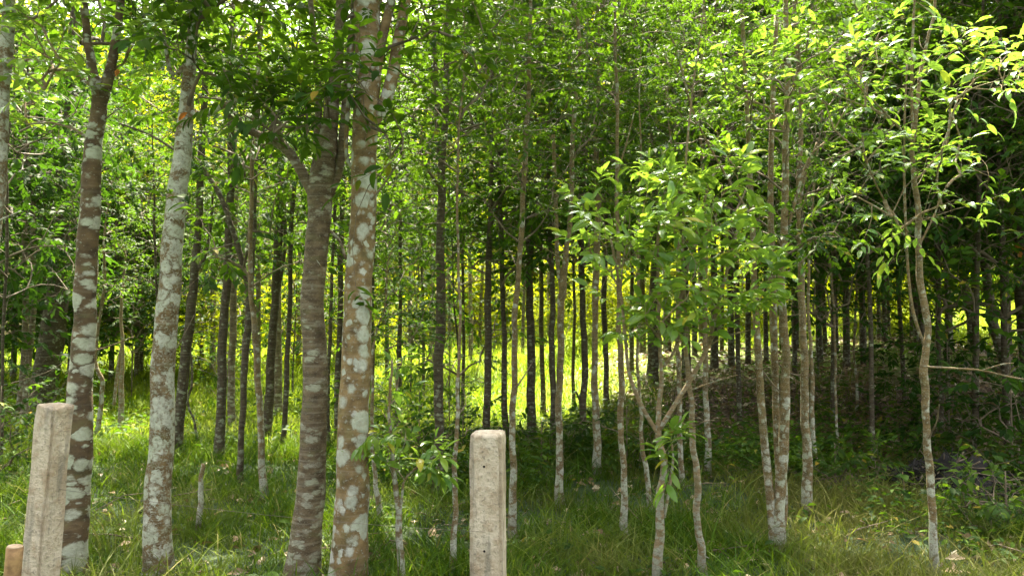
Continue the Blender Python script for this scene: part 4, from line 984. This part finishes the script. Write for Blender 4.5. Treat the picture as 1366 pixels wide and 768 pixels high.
seedling('seedling', 'small leafy plant standing in shade below the crooked right sapling', 1200, 6.6, 9, .12, .35, 'm', seed=8)

def shrub(label, px, Y, z0, n, rx, h, seed, kind='m', ln=.1):
    rng = np.random.default_rng(seed); x, y = at(px, Y); b = np.array([x, y, float(G(x, y))])
    root = thing('shrub', label, 'shrub', b, 'shaded shrubs under the trees')
    axis = np.array([b + [0, 0, q] for q in np.linspace(0, h, 7)])
    nm = NM(); tube(nm, axis, np.linspace(.012, .004, 7), 6); part('stem', nm.mesh('stem', [M_TWIG], off=b), root)
    a = rng.uniform(0, 6.28, n); r = rx * np.sqrt(rng.uniform(0, 1, n)); z = rng.uniform(z0, h, n)
    C = np.stack([b[0] + r * np.cos(a), b[1] + r * np.sin(a), b[2] + z], 1)
    wood, p_, d_, l_ = foliage(axis, C, rng, 9, .2, ln, .002); add_leaves(wood, p_, d_, l_, TPL_MID, rng, .35, 1)
    part('crown', wood.mesh('crown', [M_TWIG, M_LEAF if kind == 'm' else M_LEAF_DARK], off=b), root)
shrub('leafy shrub in shade just right of the widest trunk', 520, 8.6, .15, 46, .5, 1.0, 1)
shrub('leafy shrub between the widest trunk and the flecked dark trunk', 560, 9.4, .1, 60, .75, .8, 2)
shrub('low dark shrub right of the flecked dark trunk', 618, 9.2, .1, 40, .5, .6, 3, 'd')
shrub('airy shrub with sunlit tips behind the flecked dark trunk', 600, 11.5, .6, 60, .9, 2.2, 4)
shrub('dark shrub at the foot of the white footed V forked tree', 722, 9.0, .05, 36, .45, .5, 5, 'd')
shrub('low shrub in shade right of the black trunk', 835, 8.8, .05, 60, .7, .6, 6, 'd')
shrub('spreading weeds bush at the right edge near the bottom', 1335, 6.3, .05, 60, .55, .45, 7)
shrub('dark broad bush behind the crooked right sapling', 1262, 9.6, .1, 90, .9, 1.2, 8, 'd', .13)
shrub('low bush at the foot of the brown footed trunk', 1110, 7.6, .05, 50, .5, .45, 9)
shrub('dark bush beside the trunk cut by the right edge', 1345, 8.2, .1, 90, .9, 1.3, 10, 'd', .13)
shrub('green bush at the left edge behind the leaning post', 5, 8.2, .05, 60, .6, .9, 11)
shrub('dark leafy bush left of the mottled white trunk', 178, 14.5, .9, 80, .8, 2.2, 12, 'd', .13)
shrub('bush in front of the thick dark trunk at the left', 40, 11.0, .1, 70, .9, 1.2, 13, 'd', .13)
shrub('bush with dark leaves between the banded and mottled trunks', 120, 14.2, .9, 80, .7, 2.4, 14, 'd', .15)
shrub('small bush in sunlit grass behind the straight dark trunk', 292, 12.8, .3, 40, .6, 1.4, 15)

# ------------------------------------------------------------------ ochre house behind the left trees
def house():
    x, y = at(-30, 24); z = float(G(x, y)) - .2
    root = thing('house', 'ochre plastered house showing through the leaves at the far left', 'house', (x, y, z))
    def boxm(nm, c, s):
        v = [(c[0] + a * s[0] / 2, c[1] + b * s[1] / 2, c[2] + d * s[2] / 2) for a in (-1, 1) for b in (-1, 1) for d in (-1, 1)]
        nm.add(v, [(0, 1, 3), (0, 3, 2), (4, 6, 7), (4, 7, 5), (0, 4, 5), (0, 5, 1), (2, 3, 7), (2, 7, 6), (0, 2, 6), (0, 6, 4), (1, 5, 7), (1, 7, 3)])
    nm = NM(); boxm(nm, (0, 0, 1.7), (6, 4, 3.4)); part('wall', nm.mesh('wall', [M_WALL], smooth=False), root)
    nm = NM(); v = [(-3.4, -2.5, 3.3), (3.4, -2.5, 3.3), (3.4, 2.5, 3.3), (-3.4, 2.5, 3.3), (-3.4, 0, 4.7), (3.4, 0, 4.7)]
    nm.add(v, [(0, 1, 5), (0, 5, 4), (2, 3, 4), (2, 4, 5), (0, 4, 3), (1, 2, 5), (0, 3, 2), (0, 2, 1)]); part('roof', nm.mesh('roof', [M_ROOF], smooth=False), root)
    for wx in (-1.6, 1.5):
        nm = NM(); boxm(nm, (wx, -2.02, 1.9), (1.1, .08, 1.2)); w = part('window', nm.mesh('window', [M_ROOF], smooth=False), root)
        nm = NM(); boxm(nm, (wx, -2.05, 1.9), (.95, .06, 1.05)); part('pane', nm.mesh('pane', [M_GLASS], smooth=False), w)
house()

# sanity: labels that occur twice must share a group
seen = {}
for o in COL.objects:
    if o.parent is None and 'label' in o: seen.setdefault(o['label'], set()).add(o.get('group'))
print('things', sum(1 for o in COL.objects if o.parent is None), 'objects', len(COL.objects), [k for k, s in seen.items() if len(s) > 1])
print('tris', sum(len(m.polygons) for m in bpy.data.meshes))
